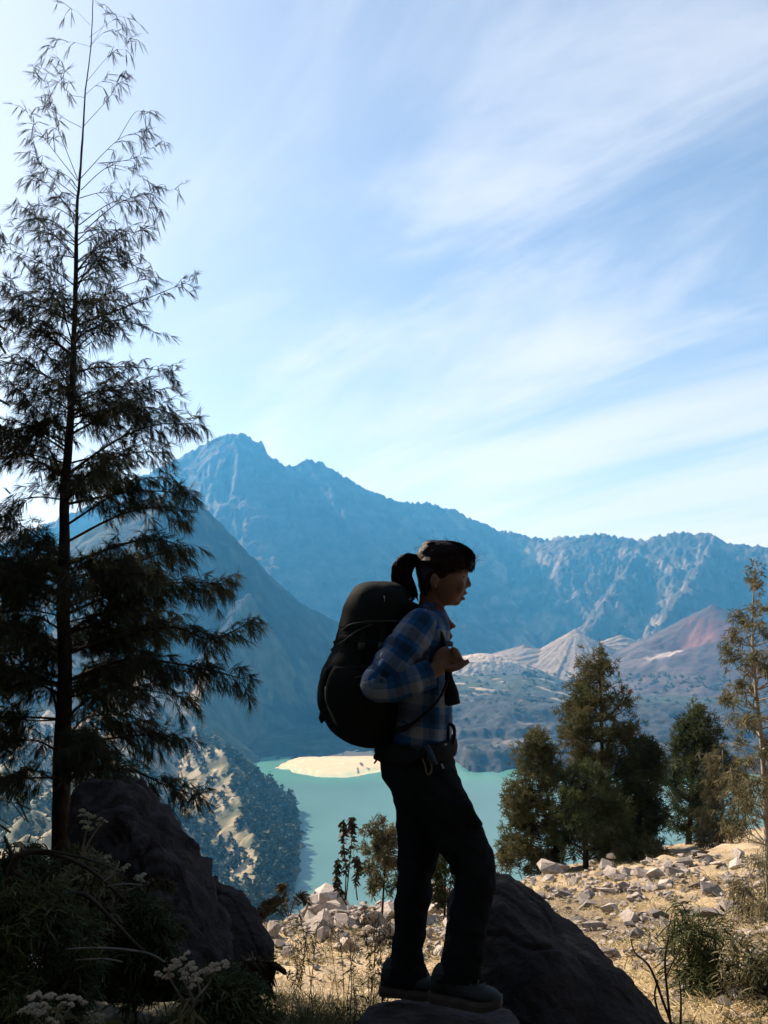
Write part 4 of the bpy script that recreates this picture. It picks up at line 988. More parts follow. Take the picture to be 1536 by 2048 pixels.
mb = MB(); tube(mb, [Q(893, 1448, -.1), Q(896, 1462, -.1), Q(896, 1480, -.1), Q(899, 1496, -.1), Q(905, 1497, -.1)], [.008, .007, .007, .009, .006], 8, 3); mb.build('strap_keeper', M_web, pk)
mb = MB(); slice_loft(mb, [(1352, 899, 905, -.10, .006), (1362, 898, 908, -.10, .012), (1370, 889, 912, -.10, .030), (1385, 882, 917, -.10, .036), (1398, 880, 919, -.10, .038), (1405, 881, 920.5, -.10, .037), (1408, 885, 914, -.10, .034), (1410, 890, 906, -.10, .03)], DP, 24, 3, 2.8); mb.build('strap_pouch', M_web, pk)
mb = MB(); tube(mb, [Q(846, 1506, -.186), Q(845, 1518, -.188), Q(850, 1530, -.19), Q(853, 1545, -.19), Q(858, 1549, -.19), Q(863, 1540, -.19), Q(861, 1525, -.19), Q(853, 1515, -.188)], [.0028] * 8, 6, 4); mb.build('cord', M_cord, pk)
mb = MB(); tube(mb, [Q(883, 1528, -.175), Q(887, 1537, -.176)], [.0035, .003], 6); mb.build('cord_end', M_metal, pk)
mb = MB(); ellipsoid(mb, Q(891, 1489, -.17), .0055, .004, .004); mb.build('buckle', M_metal, pk)
mb = MB(); slice_loft(mb, [(1488, 848, 858, -.185, .010), (1500, 849, 864, -.19, .012), (1515, 856, 870, -.19, .012), (1530, 862, 876, -.185, .010)], DP, 16, 3, 2.0, .2); mb.build('tucked_cloth', M_rag, pk)
mb = MB(); tube(mb, [Q(757, 1500, -.12), Q(750, 1514, -.125), Q(753, 1520, -.125), Q(748, 1527, -.125)], [.006, .007, .004, .003], 6, 3); mb.build('strap_tail', M_web, pk)
# ------------------------------------------------------------------ plants
def blades(P0, D_, L, W, droop=0.0, rng=RNG, seg=2, taper=0.25):
    """thin leaf strips as arrays: start points, directions, lengths, widths"""
    P0 = np.asarray(P0, float); D_ = np.asarray(D_, float); n_ = len(P0)
    L = np.broadcast_to(np.asarray(L, float), (n_,)); W = np.broadcast_to(np.asarray(W, float), (n_,))
    D_ = D_ / (np.linalg.norm(D_, axis=1)[:, None] + 1e-9)
    r = rng.normal(0, 1, (n_, 3)); S = np.cross(D_, r); S /= (np.linalg.norm(S, axis=1)[:, None] + 1e-9)
    rows = []
    for k in range(seg + 1):
        t_ = k / seg; c = P0 + D_ * (L * t_)[:, None]; c[:, 2] -= droop * L * t_ * t_
        wd = W * (0.55 if k == 0 else (taper if k == seg else 1.0)) * 0.5
        rows += [c - S * wd[:, None], c + S * wd[:, None]]
    m = 2 * (seg + 1); V = np.stack(rows, 1).reshape(-1, 3)
    b_ = (np.arange(n_) * m)[:, None]
    Qs = np.concatenate([b_ + np.array([2 * k, 2 * k + 1, 2 * k + 3, 2 * k + 2]) for k in range(seg)], 1).reshape(-1, 4)
    return V, Qs
class Leaves:
    def __init__(s): s.V = []; s.Q = []; s.n = 0
    def add(s, VQ):
        V, Q_ = VQ; s.V.append(V); s.Q.append(Q_ + s.n); s.n += len(V)
    def build(s, name, m, parent=None):
        me = mesh_np(name, np.concatenate(s.V), np.concatenate(s.Q)); return put(name, me, m, parent)
def unit(v): return v / (np.linalg.norm(v, axis=-1, keepdims=True) + 1e-9)

M_bark = mat('casuarina_bark', (0.017, 0.013, 0.0115), (0.034, 0.026, 0.022), scale=14, rough=0.95, bump=0.02, bscale=35, spec=0.1)
M_twig = mat('twig_bark', (0.024, 0.019, 0.016), (0.045, 0.036, 0.028), scale=10, rough=0.95, spec=0.1)
M_palebark = mat('pale_bark', (0.16, 0.135, 0.11), (0.30, 0.265, 0.22), scale=9, rough=0.95, spec=0.1)
M_needle = mat('casuarina_needles', (0.020, 0.028, 0.018), (0.048, 0.052, 0.028), scale=1.6, rough=0.8, trans=0.22, spec=0.15)
M_olive = mat('olive_foliage', (0.045, 0.056, 0.024), (0.105, 0.090, 0.036), scale=1.3, rough=0.85, trans=0.25, spec=0.1)
M_green = mat('dark_foliage', (0.026, 0.042, 0.020), (0.070, 0.078, 0.030), scale=1.1, rough=0.85, trans=0.2, spec=0.1)
M_sage = mat('sage_foliage', (0.075, 0.085, 0.048), (0.170, 0.140, 0.075), scale=2.0, rough=0.85, trans=0.25, spec=0.1)

# ---- the tall casuarina on the left
DT = 8.0
trunk_px = [(196, -150, .5), (190, -60, .7), (184, 20, .9), (178, 100, 1.1), (170, 180, 1.4), (165, 260, 1.9), (160, 350, 2.5), (157, 430, 3.3), (153, 540, 4.3), (148, 640, 5.3), (145, 720, 6.0), (140, 800, 6.9), (136, 900, 8.1), (132, 980, 9.3), (130, 1080, 10.6), (128, 1200, 12.2), (126, 1350, 14), (125, 1500, 16.5), (125, 1690, 17.5), (123, 1800, 20), (120, 1990, 26)]
tb = P(120, 1990, DT)
tree = empty('casuarina_tree', (tb.x, DT, float(gz(tb.x, DT)))); tag(tree, 'tall casuarina with drooping needle sprays rising past the top of the picture', 'tree')
mb = MB(); rt = random.Random(11)
tpts = [P(a + 2.6 * math.sin(b_ / 97.0) + 1.5 * math.sin(b_ / 41.0), b_, DT) for a, b_, r_ in trunk_px]; trad = [r_ * DT / FPX for a, b_, r_ in trunk_px]
cs, rs = tube(mb, tpts, trad, 18, 5)
mb.v = [tuple(Vector(v) + Vector((mnoise.noise(Vector(v) * 9 + Vector((0, 0, 0))), mnoise.noise(Vector(v) * 9 + Vector((7, 0, 0))), 0)) * .006) for v in mb.v]
mb.build('trunk', M_bark, tree)
def trunk_at(py):
    ys = [q[1] for q in trunk_px]; return np.interp(py, ys, [q[0] for q in trunk_px]), np.interp(py, ys, [q[2] for q in trunk_px])
BR = [  # attach height, then screen points of the limb; right side
 [(178, 95), (205, 55), (215, 20)], [(178, 75), (235, 35), (258, 38)], [(178, 95), (215, 62), (262, 78)], [(172, 165), (225, 105), (258, 100)], [(168, 192), (200, 165), (228, 158)], [(165, 255), (222, 190), (240, 150)],
 [(160, 358), (236, 280), (292, 262)], [(236, 280), (270, 225), (292, 228)], [(200, 326), (262, 318), (316, 288)], [(162, 380), (230, 330), (312, 375)], [(168, 462), (245, 402), (352, 378)], [(158, 450), (240, 400), (330, 430)],
 [(152, 572), (228, 482), (290, 460)], [(152, 560), (220, 520), (300, 545)], [(150, 652), (272, 606), (392, 556)], [(148, 690), (175, 662), (240, 640), (320, 670)], [(146, 745), (200, 735), (280, 735), (348, 748)], [(145, 800), (178, 786), (260, 780), (345, 800)],
 [(142, 868), (220, 830), (300, 815), (350, 835)], [(140, 945), (230, 882), (310, 850), (385, 848)], [(138, 985), (200, 930), (270, 905), (345, 908)], [(136, 1008), (250, 985), (310, 982), (372, 988)], [(134, 1050), (210, 1000), (280, 960), (335, 955)],
 [(132, 1085), (240, 1030), (320, 1015), (360, 1030)], [(132, 1130), (240, 1090), (310, 1080), (370, 1092)], [(130, 1190), (230, 1150), (310, 1110), (368, 1108)], [(130, 1230), (250, 1180), (360, 1165), (452, 1168)], [(130, 1265), (230, 1215), (330, 1180), (420, 1185)], [(130, 1310), (240, 1270), (350, 1255), (420, 1278), (500, 1246)],
 [(130, 1365), (250, 1320), (370, 1330), (488, 1358)], [(128, 1395), (210, 1340), (300, 1330), (400, 1350)], [(128, 1440), (200, 1385), (290, 1380), (380, 1400)], [(128, 1500), (165, 1440), (240, 1430), (330, 1460)], [(128, 1500), (190, 1482), (290, 1470), (365, 1480)], [(128, 1575), (170, 1540), (260, 1540), (330, 1570), (392, 1592)],
 # left side
 [(180, 50), (152, 22), (132, 18)], [(176, 92), (140, 84), (105, 95)], [(168, 195), (130, 178), (110, 90)], [(163, 255), (122, 232), (95, 200), (70, 135)], [(156, 360), (112, 245), (88, 155)], [(155, 362), (95, 285), (52, 222)], [(153, 392), (95, 345), (62, 290)], [(152, 432), (95, 370), (62, 350)], [(152, 480), (100, 440), (40, 440)],
 [(150, 572), (92, 530), (0, 492)], [(148, 642), (85, 570), (0, 475)], [(146, 632), (60, 592), (0, 562)], [(143, 690), (90, 650), (20, 640)], [(140, 772), (90, 705), (20, 660)], [(138, 860), (75, 822), (0, 742)], [(136, 905), (60, 862), (-10, 880)], [(132, 985), (95, 895), (5, 868)], [(131, 1000), (60, 995), (-10, 1025)],
 [(128, 1112), (70, 1092), (0, 1042)], [(126, 1150), (60, 1120), (-20, 1125)], [(124, 1185), (50, 1160), (-35, 1152)], [(122, 1260), (60, 1230), (-30, 1240)], [(120, 1305), (60, 1282), (-40, 1335)], [(118, 1450), (95, 1340), (55, 1290)], [(112, 1440), (50, 1440), (-20, 1420)], [(112, 1500), (60, 1480), (-30, 1500)], [(112, 1562), (60, 1540), (-20, 1562)]]
rg = np.random.default_rng(12)
limbs = []
for b_ in BR:
    z0 = b_[0][1]; L_px = math.hypot(b_[-1][0] - b_[0][0], b_[-1][1] - b_[0][1]); dz = rg.uniform(-.45, .45) * L_px * DT / FPX * (0 if b_[0] in ((236, 280), (200, 326), (160, 358)) else 1)
    pts = [P(x, y, DT + dz * (k / (len(b_) - 1))) for k, (x, y) in enumerate(b_)]
    limbs.append((pts, z0))
for k in range(58):     # smaller limbs between the tiers
    py = rg.uniform(380, 1500); x0, r0 = trunk_at(py); L = np.interp(py, [0, 400, 800, 1100, 1600], [.3, .62, .85, 1.0, 1.2]) * rg.uniform(.5, 1.0); s_ = 1 if rg.random() < .6 else -1
    p0 = P(x0, py, DT); a = rg.uniform(-.6, .6); d_ = Vector((s_ * math.cos(a), math.sin(a), 0)); rise = np.interp(py, [0, 800, 1600], [.9, .45, .1]) * rg.uniform(.3, 1.5) - rg.uniform(0, .12)
    limbs.append(([p0, p0 + d_ * L * .45 + Vector((0, 0, L * .5 * rise + .03)), p0 + d_ * L + Vector((0, 0, L * rise * .85))], py))
for k in range(52):     # limbs towards and away from the viewer
    py = rg.uniform(420, 1560); x0, r0 = trunk_at(py); L = np.interp(py, [0, 400, 800, 1100, 1600], [.25, .55, .85, 1.1, 1.25]) * rg.uniform(.65, 1.05)
    a = rg.choice([-1, 1]) * (math.pi / 2 + rg.uniform(-.75, .75)); p0 = P(x0, py, DT)
    d_ = Vector((math.cos(a), math.sin(a), 0)); rise = np.interp(py, [0, 800, 1600], [.7, .35, .10])
    pts = [p0, p0 + d_ * L * .5 + Vector((0, 0, L * .5 * rise * 1.2)), p0 + d_ * L + Vector((0, 0, L * rise))]
    limbs.append((pts, py))
lv = Leaves(); twigs = MB()
for pts, py in limbs:
    mb = MB(); Lb = sum((pts[i + 1] - pts[i]).length for i in range(len(pts) - 1))
    _, tr0 = trunk_at(py); r0 = min(tr0 * DT / FPX * .34, .003 + .0095 * Lb)
    n_ = len(pts); c, r = tube(mb, pts, [r0 * (1 - .82 * k / (n_ - 1)) for k in range(n_)], 7, 6)
    mb.build('branch', M_twig, tree)
    dens = float(np.interp(py, [0, 300, 450, 600, 950, 1250, 1600], [.75, 1.0, 1.30, 1.50, 2.5, 3.4, 3.2]))
    s = 0; seglen = Lb / (len(c) - 1)
    nsub = max(3, int(Lb / .075 * min(dens, 3.0)))
    for q in range(nsub):
        t_ = rg.uniform(.18, 1.0) if py > 450 else rg.uniform(.35, 1.0)
        i = min(int(t_ * (len(c) - 1)), len(c) - 2); p0 = c[i].lerp(c[i + 1], t_ * (len(c) - 1) - i); ax = (c[i + 1] - c[i]).normalized()
        sd_ = Vector(rg.normal(0, 1, 3)); sd_ -= ax * sd_.dot(ax); sd_.normalize()
        l_ = rg.uniform(.10, .30) * (1.15 - .5 * t_) * (1.0 if py > 600 else .75)
        d_ = (ax * rg.uniform(.5, 1.1) + sd_ * rg.uniform(.4, .9) + Vector((0, 0, rg.uniform(-.1, .35)))).normalized()
        p1 = p0 + d_ * l_ * .55; p2 = p0 + d_ * l_ + Vector((0, 0, -l_ * .28))
        tube(twigs, [p0, p1, p2], [.0032, .0024, .0014], 4, 1)
        nt_ = max(2, int(l_ / .040 * (.75 + .25 * dens)))
        tt_ = 1 - .75 * rg.random(nt_) ** 1.5; pp_ = np.array([list(p0.lerp(p1, u * 2) if u < .5 else p1.lerp(p2, u * 2 - 1)) for u in tt_])
        nb_ = 10
        base = np.repeat(pp_, nb_, 0)
        td = unit(np.array(list(d_)) * rg.uniform(.3, .8, (nt_, 1)) + np.array([0, 0, -1]) * rg.uniform(.25, .9, (nt_, 1)) + rg.normal(0, .36, (nt_, 3)))
        dr = unit(np.repeat(td, nb_, 0) + rg.normal(0, .13, (nt_ * nb_, 3)))
        off = dr * rg.uniform(0, .035, (nt_ * nb_, 1))
        if py < 470: lv.add(blades(base + off, unit(np.repeat(td, nb_, 0) + rg.normal(0, .09, (nt_ * nb_, 3)) + np.array([0, 0, -.35])), rg.uniform(.05, .12, nt_ * nb_), rg.uniform(.0032, .0048, nt_ * nb_), .2, rg, 1, .4)); continue
        lv.add(blades(base + off, dr, rg.uniform(.045, .105, nt_ * nb_) * (1.0 if py < 800 else 1.15), rg.uniform(.0042, .0066, nt_ * nb_), .18, rg, 1, .4))
lv.build('crown', M_needle, tree)
twigs.build('twig', M_twig, tree)

# ---- neighbours of the casuarina standing outside the picture on the left; their shade falls on the hiker
def off_tree(loc, hgt, rad, lab, seed, low=.16):
    r = np.random.default_rng(seed); z0 = float(gz(loc[0], loc[1])); root = empty('casuarina_tree', (loc[0], loc[1], z0)); tag(root, lab, 'tree')
    mb = MB(); tube(mb, [Vector((loc[0], loc[1], z0 - .2)), Vector((loc[0] + .1, loc[1], z0 + hgt * .5)), Vector((loc[0] + .05, loc[1] + .1, z0 + hgt))], [.17, .10, .015], 10, 6); mb.build('trunk', M_bark, root)
    lf = Leaves(); bm_ = MB()
    for k in range(int(hgt * 12)):
        u = r.uniform(low, .98); L = rad * (1.08 - u) ** .6 * r.uniform(.7, 1.1); a = r.uniform(0, 6.28)
        p0 = Vector((loc[0] + .05, loc[1], z0 + hgt * u)); d_ = Vector((math.cos(a), math.sin(a), .25)); p1 = p0 + d_ * L
        tube(bm_, [p0, (p0 + p1) / 2 + Vector((0, 0, .08)), p1], [.022, .014, .004], 4, 2)
        m_ = int(34 * L / rad + 10); t_ = r.uniform(.15, 1, m_)
        c = np.array([list(p0.lerp(p1, q)) for q in t_]) + r.normal(0, .18, (m_, 3)); nb_ = 3
        td = unit(np.array([0, 0, -.8]) + np.array(list(d_)) * .5 + r.normal(0, .45, (m_, 3)))
        lf.add(blades(np.repeat(c, nb_, 0) + r.normal(0, .03, (m_ * nb_, 3)), unit(np.repeat(td, nb_, 0) + r.normal(0, .2, (m_ * nb_, 3))), r.uniform(.18, .34, m_ * nb_), .044, .15, r, 1, .6))
    tag(bm_.build('branch', M_twig, root), kind='stuff'); lf.build('crown', M_needle, root)
off_tree((-5.6, 8.6), 8.6, 2.0, 'casuarina just outside the left edge of the picture', 31)
off_tree((-5.0, 6.4), 7.4, 1.9, 'casuarina outside the left edge, level with the boulder', 32)
off_tree((-6.6, 10.8), 9.0, 2.1, 'farthest casuarina outside the left edge', 33)
off_tree((-3.9, 4.1), 6.0, 1.6, 'nearest casuarina outside the left edge', 34)
off_tree((-4.6, 7.5), 6.6, 1.05, 'slim casuarina tucked behind the left edge of the picture', 39, .1)
off_tree((-3.4, .6), 8.0, 2.4, 'unseen casuarina added beside the viewpoint on the left to block sky light', 35, .2)  # this and the next three are unseen, added to cut sky light
off_tree((3.6, -.6), 8.5, 2.6, 'unseen casuarina added beside the viewpoint on the right to block sky light', 36, .25)
off_tree((-.6, -2.6), 9.5, 3.0, 'unseen casuarina added right behind the viewpoint to block sky light', 37, .3)
off_tree((5.2, 2.2), 8.0, 2.2, 'unseen casuarina added outside the right edge, level with the hiker, to block sky light', 38, .3)

# ---- trees on the right
def outline_tree(name, lab, cat, D, top, base, outline, ncl, m, clump=.28, lsz=(.10, .20), lw=.028, nleaf=170, bark=M_twig, rtrunk=.07, seed=1, droop=.1, updir=.25, hollow=.45, lean=None):
    """crown filled with leaf clumps inside an outline (py, left px, right px)"""
    r = np.random.default_rng(seed); B = P(base[0], base[1], D); T = P(top[0], top[1], D); zb = min(float(gz(B.x, D)), B.z)
    root = empty(name, (B.x, D, zb)); tag(root, lab, cat)
    tp = [Vector((B.x, D, zb - .1))] + ([P(x, y, D) for x, y in lean] if lean else [B.lerp(T, .5) + Vector((r.uniform(-.05, .05), 0, 0))]) + [T]
    mb = MB(); tc_, tr_ = tube(mb, tp, [rtrunk * (1 - .9 * k / (len(tp) - 1)) for k in range(len(tp))], 9, 6); mb.build('trunk', bark, root)
    ys = [q[0] for q in outline]; lf = Leaves(); bm_ = MB()
    hts = np.array([ys[0], ys[-1]]); wts = []
    yy = np.linspace(ys[0], ys[-1], 200); wd = np.interp(yy, ys, [q[2] - q[1] for q in outline]); cdf = np.cumsum(wd ** 1.05 + 4); cdf /= cdf[-1]
    for k in range(ncl):
        py = float(np.interp(r.random(), cdf, yy)); a_ = np.interp(py, ys, [q[1] for q in outline]); b_ = np.interp(py, ys, [q[2] for q in outline])
        hw = (b_ - a_) / 2 * D / FPX; th = r.uniform(0, 6.28); q = math.sqrt(r.uniform(hollow ** 2, 1))
        cs_ = clump * r.uniform(.65, 1.15); q_ = max(0.0, hw - cs_ * .45) * q
        cc = P((a_ + b_) / 2, py, D) + Vector((math.cos(th) * q_, math.sin(th) * q_, 0))
        # limb from the trunk to the clump
        zt = cc.z - r.uniform(.15, .5) * q_ - .1
        tpnt = min(tc_, key=lambda v: abs(v.z - zt))
        tube(bm_, [tpnt, (tpnt + cc) / 2 + Vector((0, 0, -.06 * q_)), cc], [rtrunk * .28, rtrunk * .16, .004], 4, 2)
        out = np.array([math.cos(th) * q, math.sin(th) * q, updir])
        npf = max(4, nleaf // 12); pc = np.array(list(cc)) + r.normal(0, 1, (npf, 3)) * cs_ * np.array([.55, .55, .42]); nb_ = 14
        dr = unit(r.normal(0, 1, (npf * nb_, 3)) + out * .6 + np.array([0, 0, updir]))
        lf.add(blades(np.repeat(pc, nb_, 0) + r.normal(0, .02, (npf * nb_, 3)), dr, r.uniform(lsz[0], lsz[1], npf * nb_), lw * r.uniform(.7, 1.2, npf * nb_), droop, r, 2 if D < 14 else 1, .25 if D < 14 else .5))
    tag(bm_.build('branch', bark, root), kind='stuff'); lf.build('crown', m, root); return root
outline_tree('casuarina_tree', 'tallest cone shaped olive tree of the clump above the dry slope', 'tree', 24, (1198, 1312), (1205, 1738),
             [(1308, 1188, 1208), (1345, 1155, 1235), (1380, 1135, 1258), (1420, 1115, 1266), (1450, 1105, 1280), (1490, 1110, 1292), (1530, 1115, 1290), (1580, 1110, 1300), (1640, 1110, 1310), (1690, 1130, 1310)], 200, M_olive, .32, (.09, .17), .030, 190, M_twig, .10, 41)
outline_tree('casuarina_tree', 'shorter rusty olive tree leaning left over the lake at the end of the clump', 'tree', 22.5, (1075, 1470), (1118, 1748),
             [(1468, 1050, 1085), (1500, 1035, 1110), (1550, 1025, 1125), (1590, 1010, 1120), (1620, 1000, 1120), (1660, 1012, 1130), (1700, 1002, 1130), (1735, 1000, 1125)], 125, M_olive, .28, (.09, .16), .028, 180, M_twig, .08, 42)
outline_tree('casuarina_tree', 'rounded dark tree in the front of the clump, below the tallest tree', 'tree', 21.5, (1165, 1535), (1172, 1742),
             [(1530, 1140, 1190), (1560, 1115, 1225), (1600, 1105, 1245), (1650, 1110, 1260), (1700, 1125, 1250)], 70, M_green, .28, (.09, .17), .028, 190, M_twig, .08, 43)
outline_tree('casuarina_tree', 'dark tree filling the right side of the clump', 'tree', 23, (1285, 1480), (1278, 1725),
             [(1478, 1270, 1300), (1510, 1255, 1320), (1560, 1245, 1325), (1620, 1240, 1325), (1680, 1245, 1320), (1710, 1250, 1310)], 85, M_green, .28, (.09, .17), .028, 190, M_twig, .08, 44)
outline_tree('casuarina_tree', 'dense dark green tree standing alone right of the clump', 'tree', 27, (1395, 1410), (1376, 1692),
             [(1408, 1385, 1412), (1425, 1368, 1430), (1460, 1362, 1436), (1495, 1335, 1440), (1530, 1322, 1448), (1580, 1318, 1440), (1630, 1330, 1430), (1665, 1350, 1415)], 105, M_green, .32, (.10, .19), .032, 200, M_twig, .10, 45)
outline_tree('casuarina_tree', 'loose brownish bushy tree between the dark tree and the slender tree', 'tree', 21, (1445, 1500), (1440, 1690),
             [(1500, 1425, 1465), (1530, 1410, 1495), (1570, 1415, 1510), (1620, 1400, 1505), (1660, 1390, 1490), (1690, 1395, 1470)], 60, M_sage, .24, (.09, .17), .024, 150, M_palebark, .06, 46, .4, .0)
outline_tree('casuarina_tree', 'slender young tree with pale trunk and airy tufts at the right edge', 'tree', 13, (1512, 1125), (1538, 1745),
             [(1128, 1502, 1526), (1165, 1492, 1540), (1220, 1470, 1550), (1280, 1450, 1565), (1330, 1448, 1590), (1390, 1440, 1600), (1450, 1455, 1600), (1520, 1450, 1610), (1600, 1455, 1610), (1660, 1440, 1610)], 88, M_sage, .14, (.06, .13), .015, 100, M_palebark, .055, 47, .3, .1, .55, [(1533, 1640), (1525, 1500), (1512, 1380), (1505, 1250)])
# drooping sapling at the right edge, nearer
outline_tree('casuarina_sapling', 'drooping grey green sapling hanging over the dry slope at the right edge', 'tree', 8.2, (1530, 1690), (1548, 1905),
             [(1690, 1512, 1560), (1735, 1490, 1590), (1775, 1452, 1600), (1815, 1470, 1600), (1850, 1500, 1600), (1895, 1482, 1600)], 34, M_sage, .10, (.07, .15), .008, 70, M_palebark, .02, 48, .55, -.15, .3)
outline_tree('bush', 'dark green leafy bush low on the right beside the bare twigs', 'bush', 5.6, (1375, 1845), (1390, 2000),
             [(1838, 1362, 1380), (1862, 1335, 1415), (1890, 1322, 1425), (1925, 1345, 1475), (1960, 1370, 1500), (1990, 1390, 1490)], 28, M_green, .15, (.05, .12), .008, 80, M_twig, .014, 49, .3, .0, .2)
outline_tree('bush', 'grey brown scrubby bush in the bottom right corner', 'bush', 5.2, (1500, 1915), (1490, 2045),
             [(1905, 1500, 1520), (1935, 1470, 1570), (1975, 1480, 1590), (2040, 1440, 1600)], 26, M_sage, .15, (.04, .08), .010, 90, M_twig, .014, 50, .3, .0, .2)
# thicket in the gap beyond the rim
outline_tree('shrub', 'loose olive shrub against the lake behind the hiker\'s rear leg', 'shrub', 13.5, (765, 1640), (762, 1815),
             [(1640, 745, 785), (1665, 728, 805), (1700, 715, 815), (1740, 718, 815), (1780, 725, 810)], 46, M_sage, .11, (.05, .10), .018, 90, M_twig, .02, 51, .2, .1, .2)
outline_tree('shrub', 'dark green shrub seen between the hiker\'s legs', 'shrub', 13.2, (890, 1690), (888, 1815),
             [(1690, 870, 905), (1720, 860, 915), (1760, 858, 918), (1800, 862, 910)], 30, M_green, .10, (.05, .10), .016, 100, M_twig, .02, 52)
outline_tree('shrub', 'low brown scrub in the shadow at the foot of the tree clump', 'shrub', 20.5, (1290, 1690), (1290, 1730),
             [(1690, 1260, 1320), (1705, 1235, 1345), (1725, 1225, 1350)], 40, M_olive, .2, (.07, .13), .022, 120, M_twig, .03, 53)

# stalk with broad leaves standing on the rim
def leafy_stalk(lab, stems, m, lsz, nl, seed, name='leafy_stalk', cat='plant'):
    r = np.random.default_rng(seed); c0 = P(*stems[0][0]); root = empty(name, tuple(c0)); tag(root, lab, cat); lf = Leaves()
    for st in stems:
        mb = MB(); pts = [P(*q) for q in st]; D = st[0][2]; tube(mb, pts, [.010 * D / 12 * (1 - .7 * k / (len(pts) - 1)) for k in range(len(pts))], 5, 4); mb.build('stem', M_twig, root)
        n_ = nl; t_ = np.sqrt(r.uniform(.08, 1, n_)) * (len(pts) - 1); c = np.array([list(pts[min(int(u), len(pts) - 2)].lerp(pts[min(int(u), len(pts) - 2) + 1], u - min(int(u), len(pts) - 2))) for u in t_])
        dr = unit(r.normal(0, 1, (n_, 3)) * np.array([1, 1, .5]) + np.array([0, 0, -.25])); lf.add(blades(c, dr, r.uniform(lsz * .6, lsz * 1.3, n_), r.uniform(lsz * .35, lsz * .6, n_), .35, r))
    lf.build('leaf', m, root); return root
M_broad = mat('broad_leaf', (0.022, 0.026, 0.015), (0.070, 0.045, 0.028), scale=9, rough=0.7, trans=0.1)
leafy_stalk('tall dark stalk with broad leaves rising from the rim against the lake', [[(690, 1800, 12), (692, 1740, 12), (688, 1690, 12), (686, 1640, 12)], [(692, 1800, 12), (700, 1720, 12.1), (705, 1660, 12.1), (702, 1635, 12.1)], [(715, 1800, 11.9), (712, 1770, 11.9), (716, 1735, 11.9), (712, 1715, 11.9)], [(694, 1810, 12), (672, 1770, 12), (676, 1720, 12)]], M_broad, .075, 120, 61)
M_dry = mat('dry_stalk', (0.19, 0.13, 0.075), (0.33, 0.24, 0.13), scale=12, rough=0.9, trans=0.15)

# ---- dry grass tussocks over the sunlit slope
def tussocks(name, lab, pts, hgt, wid, nb_, m, seed, spread=.9, bw=.012, droop=.55, seg=1):
    r = np.random.default_rng(seed); pts = np.asarray(pts); n_ = len(pts); hs_ = r.uniform(.55, 1.2, n_) * hgt
    base = np.repeat(pts, nb_, 0) + np.concatenate([r.normal(0, wid, (n_ * nb_, 2)), np.zeros((n_ * nb_, 1))], 1)
    dr = unit(np.concatenate([r.normal(0, spread * .6, (n_ * nb_, 2)), np.ones((n_ * nb_, 1))], 1)); L = np.repeat(hs_, nb_) * r.uniform(.6, 1.15, n_ * nb_)
    lf = Leaves(); lf.add(blades(base, dr, L, bw * r.uniform(.7, 1.3, n_ * nb_), droop, r, seg)); o = lf.build(name, m); tag(o, lab, 'grass', kind='stuff'); return o
M_straw = mat('straw_grass', (0.45, 0.36, 0.20), (0.62, 0.52, 0.32), scale=1.2, rough=0.9, trans=0.3, spec=0.1)
M_straw2 = mat('tawny_grass', (0.30, 0.20, 0.10), (0.46, 0.36, 0.18), scale=1.5, rough=0.9, trans=0.3, spec=0.1)
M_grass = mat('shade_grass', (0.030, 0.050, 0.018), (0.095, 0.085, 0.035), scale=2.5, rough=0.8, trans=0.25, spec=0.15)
rg2 = np.random.default_rng(71); A_ = []; B_ = []
for k in range(60000):
    if len(A_) > 5600: break
    y = math.exp(rg2.uniform(math.log(4.2), math.log(38))); tx = rg2.uniform(.02, .52); x = tx * y
    q = fbm(np.array(x / 2.2), np.array(y / 2.2), 3)
    if q < -.25 and rg2.random() < .7: continue
    if x < 1.3 and y < 5.5: continue
    (A_ if q > -.1 or rg2.random() < .5 else B_).append((x, y))
for k in range(330):
    y = rg2.uniform(7.5, 12.6); tx = rg2.uniform(-.16, .09); (A_ if rg2.random() < .6 else B_).append((tx * y, y))
def lift(l): l = np.array(l); return np.concatenate([l, gz(l[:, 0], l[:, 1])[:, None]], 1)
tussocks('dry_grass', 'straw coloured tussock grass covering the sunlit slope', lift(A_), .115, .085, 15, M_straw, 72, 1.5, .013)
tussocks('dry_grass', 'tawny brown grass and weeds between the rocks of the slope', lift(B_), .12, .08, 14, M_straw2, 73, 1.2, .012)
W_ = []
for k in range(520):
    y = math.exp(rg2.uniform(math.log(4.6), math.log(34))); tx = rg2.uniform(.04, .50)
    if fbm(np.array(tx * y / 1.8 + 7), np.array(y / 1.8), 2) > -.05 and tx * y > 1.3: W_.append((tx * y, y))
for k in range(120):
    y = rg2.uniform(8, 14); W_.append((rg2.uniform(-.14, .08) * y, y))
tussocks('weeds', 'low dark weeds scattered among the stones of the dry slope', lift(W_), .12, .09, 26, M_olive, 75, 1.6, .016, .3)
# grass in the shade at the bottom of the picture
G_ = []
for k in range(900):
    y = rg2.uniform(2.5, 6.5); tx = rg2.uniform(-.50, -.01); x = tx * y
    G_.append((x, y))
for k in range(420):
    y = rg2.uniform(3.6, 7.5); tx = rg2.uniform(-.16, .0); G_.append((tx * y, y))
tussocks('shade_grass', 'dark green grass growing in the shade along the bottom edge', lift(G_), .26, .05, 16, M_grass, 74, .75, .0055, .35, 1)

